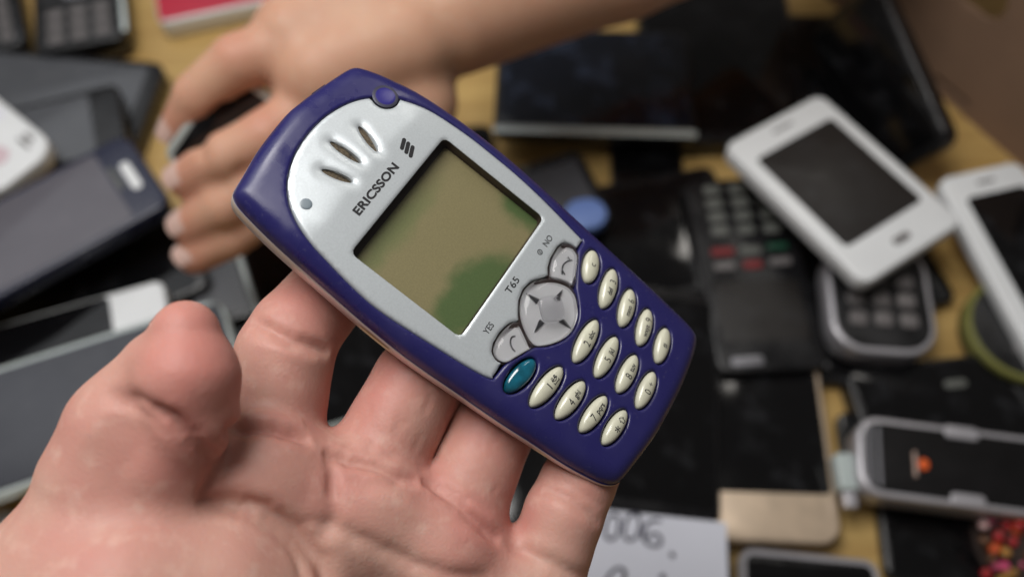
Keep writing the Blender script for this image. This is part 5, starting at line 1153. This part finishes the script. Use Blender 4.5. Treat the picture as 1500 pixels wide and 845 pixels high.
def skin_material(name, base, pink, pale, scale=1.0, rough=0.52):
    m = bpy.data.materials.new(name)
    m.use_nodes = True
    nt = m.node_tree
    b = nt.nodes['Principled BSDF']
    tc = nt.nodes.new('ShaderNodeTexCoord')
    n1 = nt.nodes.new('ShaderNodeTexNoise')
    n1.inputs['Scale'].default_value = 55 * scale
    n1.inputs['Detail'].default_value = 5
    n2 = nt.nodes.new('ShaderNodeTexNoise')
    n2.inputs['Scale'].default_value = 260 * scale
    n2.inputs['Detail'].default_value = 5
    for n in (n1, n2):
        nt.links.new(tc.outputs['Object'], n.inputs['Vector'])
    r1 = nt.nodes.new('ShaderNodeValToRGB')
    r1.color_ramp.elements[0].position = 0.35
    r1.color_ramp.elements[0].color = (*base, 1)
    r1.color_ramp.elements[1].position = 0.68
    r1.color_ramp.elements[1].color = (*pink, 1)
    nt.links.new(n1.outputs[0], r1.inputs[0])
    r2 = nt.nodes.new('ShaderNodeMapRange')
    r2.inputs['From Min'].default_value = 0.52
    r2.inputs['From Max'].default_value = 0.75
    r2.inputs['To Max'].default_value = 0.55
    nt.links.new(n2.outputs[0], r2.inputs[0])
    mx = nt.nodes.new('ShaderNodeMix')
    mx.data_type = 'RGBA'
    mx.inputs[7].default_value = (*pale, 1)
    nt.links.new(r2.outputs[0], mx.inputs[0])
    nt.links.new(r1.outputs[0], mx.inputs[6])
    at = nt.nodes.new('ShaderNodeAttribute')
    at.attribute_name = 'flush'
    m3 = nt.nodes.new('ShaderNodeMix')
    m3.data_type = 'RGBA'
    m3.inputs[7].default_value = (pink[0] * 0.95, pink[1] * 0.72, pink[2] * 0.74, 1)
    nt.links.new(at.outputs['Fac'], m3.inputs[0])
    nt.links.new(mx.outputs[2], m3.inputs[6])
    nt.links.new(m3.outputs[2], b.inputs['Base Color'])
    b.inputs['Roughness'].default_value = rough
    b.inputs['Specular IOR Level'].default_value = 0.30
    b.inputs['Subsurface Weight'].default_value = 0.30
    b.inputs['Subsurface Radius'].default_value = (1.0, 0.32, 0.18)
    b.inputs['Subsurface Scale'].default_value = 0.0032
    vo = nt.nodes.new('ShaderNodeTexVoronoi')
    vo.feature = 'DISTANCE_TO_EDGE'
    vo.inputs['Scale'].default_value = 800 * scale
    n4 = nt.nodes.new('ShaderNodeTexNoise')
    n4.inputs['Scale'].default_value = 420 * scale
    n4.inputs['Detail'].default_value = 7
    n4.inputs['Roughness'].default_value = 0.62
    for n in (vo, n4):
        nt.links.new(tc.outputs['Object'], n.inputs['Vector'])
    ad = nt.nodes.new('ShaderNodeMath')
    ad.operation = 'MULTIPLY_ADD'
    ad.inputs[1].default_value = 0.9
    nt.links.new(vo.outputs['Distance'], ad.inputs[0])
    nt.links.new(n4.outputs[0], ad.inputs[2])
    bp = nt.nodes.new('ShaderNodeBump')
    bp.inputs['Strength'].default_value = 0.20
    bp.inputs['Distance'].default_value = 0.0004
    nt.links.new(ad.outputs[0], bp.inputs['Height'])
    nt.links.new(bp.outputs[0], b.inputs['Normal'])
    return m

def build_hand(name, label, chains, h, creases, lumps, material, flush, **kw):
    fingers = [k for k in ('thumb', 'index', 'middle', 'ring', 'pinky') if k in chains]
    palm = [k for k in chains if k.split('_')[0] not in fingers]
    f, lo, ax = sdf_hand(chains, fingers, palm, h, **kw)
    verts, quads = surface_nets(f, lo, h)
    del f
    verts = smooth(verts, quads, 4)
    for c, rad, amt in lumps:
        nr = vnormals(verts, quads)
        d = np.linalg.norm(verts - np.array(c), axis=1)
        verts = verts + nr * (amt * np.exp(-(d / rad) ** 2))[:, None]
    for pl, depth, wid in creases:
        pl = np.array(pl, float)
        if len(pl) > 1:
            for i in range(len(pl)):
                w8 = np.where((np.abs(verts - pl[i]) < 6).all(1))[0]
                if len(w8):
                    pl[i] = verts[w8[np.argmin(((verts[w8] - pl[i]) ** 2).sum(1))]]
        near = np.where(((verts > pl.min(0) - 5 * wid) & (verts < pl.max(0) + 5 * wid)).all(1))[0]
        if len(near) == 0:
            continue
        nr = vnormals(verts, quads)[near]
        d, s = poly_dist3(verts[near], pl)
        fade = np.sqrt(np.clip(np.minimum(s, 1 - s) * 5, 0, 1))
        g = -depth * np.exp(-(d / wid) ** 2) + 0.15 * depth * np.exp(-((d - 2.2 * wid) / (1.2 * wid)) ** 2)
        verts[near] = verts[near] + nr * (g * fade)[:, None]
    verts = smooth(verts, quads, 2, 0.4)
    me = bpy.data.meshes.new(name)
    me.from_pydata((verts * S).tolist(), [], quads.tolist())
    me.update()
    a = me.attributes.new('flush', 'FLOAT', 'POINT')
    fl = np.zeros(len(verts))
    for c, rad, amt in flush:
        fl = np.maximum(fl, amt * np.exp(-(np.linalg.norm(verts - np.array(c), axis=1) / rad) ** 2))
    a.data.foreach_set('value', fl.astype(np.float32))
    o = link(name, me, material, None, sharp=0)
    return o

skin_a = skin_material('skin_palm', (0.53, 0.315, 0.252), (0.50, 0.235, 0.195), (0.62, 0.42, 0.345))
skin_b = skin_material('skin_arm', (0.60, 0.36, 0.245), (0.56, 0.31, 0.21), (0.62, 0.40, 0.29), scale=0.7, rough=0.5)

hand = build_hand('person', '', HAND, 0.6, CREASES, LUMPS, skin_a, FLUSH, kthumb=5.0)
tag(hand, 'open left hand, palm up, with the blue phone lying across its fingers', 'person')
arm = build_hand('person', '', ARM, 1.8, ARM_CREASES, [], skin_b, ARM_FLUSH)
tag(arm, 'bare forearm and curled hand reaching in behind the blue phone', 'person')

# ------------------------------------------------------------------ thumb nail edge
def build_nail(N, parent, name):
    c, ax_x, ax_y, ax_z = [np.array(v, float) for v in (N['c'], N['x'], N['y'], N['n'])]
    R = N['r']
    v, f = [], []
    nu, nv = 9, 6
    for off in (0.0, -0.5):
        for j in range(nv):
            for i in range(nu):
                a = math.radians(-50 + 100 * i / (nu - 1))
                l = (-0.24 + 1.16 * j / (nv - 1)) * R
                tip = -0.19 * R * (abs(i - (nu - 1) / 2) / ((nu - 1) / 2)) ** 2 * (j / (nv - 1))
                p = c + ax_x * (R + off) * math.sin(a) + ax_z * ((R + off) * math.cos(a) - R) + ax_y * (l + tip) - ax_z * 0.075 / R * l * l
                v.append(tuple(p))
    n = nu * nv
    for j in range(nv - 1):
        for i in range(nu - 1):
            q = (j * nu + i, j * nu + i + 1, (j + 1) * nu + i + 1, (j + 1) * nu + i)
            f.append(q)
            f.append(tuple(n + k for k in reversed(q)))
    rim = [i for i in range(nu)] + [j * nu + nu - 1 for j in range(1, nv)] + [(nv - 1) * nu + i for i in range(nu - 2, -1, -1)] + [j * nu for j in range(nv - 2, 0, -1)]
    for a, b in zip(rim, rim[1:] + rim[:1]):
        f.append((a, n + a, n + b, b))
    link(name, mesh_from(name, v, f), mat('nail', (0.64, 0.44, 0.38), 0.25), parent)

build_nail(NAIL, hand, 'thumb_nail')
for nl in ARM_NAILS:
    build_nail(nl, arm, 'fingernail')

# ------------------------------------------------------------------ the pile of phones
def build_device(d):
    x, y, nn, o = [Vector(d[k]) for k in ('x', 'y', 'n', 'org')]
    m = Matrix(((x[0], y[0], nn[0], o[0] * S), (x[1], y[1], nn[1], o[1] * S), (x[2], y[2], nn[2], o[2] * S), (0, 0, 0, 1)))
    t = thing(d['name'], d['label'], d['cat'], matrix=m)
    Wd, L, T, r = d['W'], d['L'], d['T'], d['r']
    body = MATS[d['body']]
    v, f = slab(0, 0, Wd, L, r, 0, -T, min(1.5, T * 0.25))
    link('body', mesh_from('body', v, f), body, t)
    if 'rim' in d:
        # a band round the edge, proud of the body
        ro = rrect(-0.5, -0.5, Wd + 0.5, L + 0.5, r + 0.5)
        ri = rrect(2.2, 2.2, Wd - 2.2, L - 2.2, max(r - 2.2, 0.5))
        rings = [[(a, b, 0.35) for a, b in ri], [(a, b, 0.5) for a, b in rrect(0.6, 0.6, Wd - 0.6, L - 0.6, r - 0.6)], [(a, b, -0.6) for a, b in ro], [(a, b, -T * 0.55) for a, b in ro]]
        v, f = loft(rings, cap_top=False, cap_bot=False)
        link('rim', mesh_from('rim', v, f), MATS[d['rim']], t)
    zc = 0.0
    if d.get('front'):
        e = 2.6
        v, f = slab(e, e, Wd - e, L - e, max(r - e, 1), 0.35, -0.6, 0.3)
        link('front_panel', mesh_from('front_panel', v, f), MATS[d['front']], t)
        zc = 0.35
    if 'screen' in d:
        a, b, c, e = d['screen']
        in_ = 2.9 if d.get('front') else 1.0
        x0, y0, x1, y1 = max(a * Wd, in_), max(b * L, in_), min(c * Wd, Wd - in_), min(e * L, L - in_)
        rr_ = max(min(r - in_, 3.0), 0.8)
        v, f = slab(x0, y0, x1, y1, rr_, zc + 0.22, zc - 0.5, 0.2)
        link('screen', mesh_from('screen', v, f), MATS[d['scr']], t)
    for kind, a, b, c, e, col in d['feat']:
        x0, y0, x1, y1 = a * Wd, b * L, c * Wd, e * L
        hgt = {'key': 1.1, 'plate': 0.9, 'dpad': 1.2, 'contact': 1.6}.get(kind, 0.45)
        rr_ = min(x1 - x0, y1 - y0) * (0.5 if kind in ('home_button', 'camera', 'dpad', 'badge', 'logo', 'mark', 'contact') else 0.32)
        v, f = slab(x0, y0, x1, y1, rr_, zc + hgt, zc - 0.3, 0.35)
        link(kind if kind != 'dpad' else 'navigation_pad', mesh_from(kind, v, f), MATS[col], t)
    return t

for d in ITEMS:
    build_device(d)

# ------------------------------------------------------------------ note paper with handwriting
def build_paper():
    P = [np.array(p) for p in PAPER]          # top right, top left, bottom right, bottom left
    N = 14
    v, f = [], []
    for lay in (0.0, -0.18):
        for j in range(N + 1):
            for i in range(N + 1):
                s, q = i / N, j / N
                p = (P[1] * (1 - s) + P[0] * s) * (1 - q) + (P[3] * (1 - s) + P[2] * s) * q
                v.append((p[0], p[1], p[2] + lay - 0.0 + 0.9 * math.sin(3.1 * s) * 0.0))
    n = (N + 1) ** 2
    for j in range(N):
        for i in range(N):
            a = j * (N + 1) + i
            q = (a, a + N + 1, a + N + 2, a + 1)
            f.append(q)
            f.append(tuple(n + k for k in reversed(q)))
    o = link('note_paper', mesh_from('note_paper', v, f), mat('paper', (0.66, 0.68, 0.76), 0.7, vary=0.02), None)
    tag(o, 'white note with handwritten digits ending in 006, below the phone', 'paper')
    zp = P[0][2] + 0.05
    strokes([[(p[0], p[1]) for p in l] for l in INK], 1.5, lambda q: np.full(len(q), zp), mat('pen_ink', (0.045, 0.045, 0.075), 0.6), o, 'handwriting', lift=0.03)
    # the pad the note is the top sheet of
    c = sum(P) / 4
    lo, hi = np.min(P, 0), np.max(P, 0)
    ring = [P[0], P[1], P[3], P[2]]
    ring = [c + (p - c) * 0.985 for p in ring]
    vv, ff = loft([[(p[0], p[1], p[2] - 0.4) for p in ring], [(p[0], p[1], p[2] - 6.0) for p in ring]])
    link('paper_pad', mesh_from('paper_pad', vv, ff), MATS['paper'], o)

build_paper()

# ------------------------------------------------------------------ cardboard box
def build_box():
    m = mat('cardboard', (0.19, 0.115, 0.072), 0.8, vary=0.12, vscale=25, bump=0.2, bscale=300)
    a, b = Vector(BOX['a']), Vector(BOX['b'])
    d = (b - a)
    L = d.length
    d.normalize()
    nrm = Vector((-d.y, d.x, 0))
    if nrm.x < 0:
        nrm = -nrm                              # away from the pile
    # local frame: x along the wall, y up, z towards the pile
    z = -nrm
    lean = Vector((0, 0, 1)) * 0.985 + nrm * 0.17
    lean.normalize()
    zz = d.cross(lean)
    xdir = d
    if zz.dot(z) < 0:
        xdir = -d
        zz = xdir.cross(lean)
        org = b
    else:
        org = a
    mw = Matrix(((xdir.x, lean.x, zz.x, org.x * S), (xdir.y, lean.y, zz.y, org.y * S), (xdir.z, lean.z, zz.z, org.z * S), (0, 0, 0, 1)))
    t = thing('cardboard_box', 'open brown cardboard box with cut hand holes behind the pile at the right', 'box', matrix=mw)
    Hh = 190
    outer = resample(np.array([(0, 0), (L, 0), (L, Hh), (0, Hh)], float), 12)
    hx = lambda s: s if org == a else L - s
    hole = np.array(rrect(hx(BOX['h1'][0]) - 14, BOX['h1'][1] - 9, hx(BOX['h1'][0]) + 14, BOX['h1'][1] + 9, 8))
    slit = np.array(rrect(hx(BOX['h2'][0]) - 13, BOX['h2'][1] - 2.2, hx(BOX['h2'][0]) + 13, BOX['h2'][1] + 2.2, 2))
    flat = lambda q: np.zeros(len(q))
    plate('box_wall', outer, [ccw(hole), ccw(slit)], flat, m, t, step=14, wall=4, rim=0.0, hole_rim=0.0)
    # back face of the wall, the side walls and the floor
    def bx(name, x0, y0, z0, x1, y1, z1):
        v = [(x, y, z_) for x in (x0, x1) for y in (y0, y1) for z_ in (z0, z1)]
        f = [(0, 1, 3, 2), (4, 6, 7, 5), (0, 4, 5, 1), (2, 3, 7, 6), (0, 2, 6, 4), (1, 5, 7, 3)]
        link(name, mesh_from(name, v, f), m, t)
    bx('box_wall', 0, 0, -260, 4, Hh, -4.2)
    bx('box_wall', L - 4, 0, -260, L, Hh, -4.2)
    bx('box_wall', 4.2, 0, -260, L - 4.2, Hh, -256)
    bx('box_floor', 4.2, 0.5, -255.8, L - 4.2, 4, -4.4)

build_box()

# ------------------------------------------------------------------ bead charm
def build_beads():
    c = np.array(BEADS['c'])
    t = thing('bead_charm', 'heap of small pink, orange and red beads in the lower right corner', 'bead charm', matrix=Matrix.Translation(Vector(c) * S))
    cols = [('bead_pink', (0.55, 0.06, 0.16)), ('bead_orange', (0.60, 0.09, 0.02)), ('bead_red', (0.38, 0.015, 0.02)), ('bead_brown', (0.12, 0.05, 0.02)),
            ('bead_blue', (0.02, 0.15, 0.26)), ('bead_pale', (0.55, 0.35, 0.34)), ('bead_ochre', (0.38, 0.19, 0.04))]
    ms = [mat(n, k, 0.25, coat=0.3) for n, k in cols]
    protos = []
    for i, m in enumerate(ms):
        bm = bmesh.new()
        bmesh.ops.create_icosphere(bm, subdivisions=2, radius=2.3 * S)
        for w in bm.verts:
            if abs(w.co.z) > 0.0019:
                w.co.z *= 0.82
        me = bpy.data.meshes.new('bead')
        bm.to_mesh(me)
        bm.free()
        me.materials.append(m)
        for p in me.polygons:
            p.use_smooth = True
        protos.append(me)
    rnd = random.Random(5)
    done = []
    for k in range(700):
        if len(done) > 105:
            break
        x, y = rnd.uniform(-20, 34), rnd.uniform(-34, 26)
        if (x / 20 if x < 0 else x / 34) ** 2 + (y / 30) ** 2 > 1:
            continue
        top = 26 * (1 - (x / 40) ** 2 - (y / 45) ** 2)
        z = rnd.uniform(max(2.3, top - 9), max(2.5, top))
        if any((x - a) ** 2 + (y - b_) ** 2 + (z - c_) ** 2 < 16 for a, b_, c_ in done):
            continue
        done.append((x, y, z))
        o = bpy.data.objects.new('bead', rnd.choices(protos, weights=(4, 4, 3, 5, 1, 1, 2))[0])
        C.objects.link(o)
        o.parent = t
        o.location = (x * S, y * S, z * S)
        o.rotation_euler = (rnd.random() * 6, rnd.random() * 6, 0)
    # the dark cloth pouch they are sewn on
    bm = bmesh.new()
    bmesh.ops.create_uvsphere(bm, u_segments=28, v_segments=14, radius=1)
    for w in bm.verts:
        w.co = Vector((7 + w.co.x * 27, -4 + w.co.y * 28, max(w.co.z, 0) * 21 + 0.2)) * S
    me = bpy.data.meshes.new('pouch')
    bm.to_mesh(me)
    bm.free()
    link('pouch', me, mat('pouch_cloth', (0.03, 0.018, 0.014), 0.9), t, sharp=0)

build_beads()

# ------------------------------------------------------------------ small loose things
def build_plug():
    A, B, Cc = [Vector(p) for p in PLUG]
    x = (B - A)
    y = (Cc - A)
    Wd, L = x.length, y.length
    x.normalize()
    y = (y - x * y.dot(x)).normalized()
    nn = x.cross(y)
    org = A
    if nn.z < 0:
        org, x = B, -x
        nn = x.cross(y)
    m = Matrix(((x[0], y[0], nn[0], org[0] * S), (x[1], y[1], nn[1], org[1] * S), (x[2], y[2], nn[2], org[2] * S), (0, 0, 0, 1)))
    t = thing('plastic_plug', 'small pale plastic plug between the gold phone and the silver shell', 'plug', matrix=m)
    v, f = slab(0, 0, Wd, L, 2, 0, -9, 1.2)
    link('body', mesh_from('body', v, f), mat('plug_plastic', (0.42, 0.48, 0.47), 0.4), t)
    v, f = slab(Wd * 0.2, L, Wd * 0.8, L + 7, 0.8, -2, -7, 0.5)
    link('connector', mesh_from('connector', v, f), MATS['silver'], t)

build_plug()
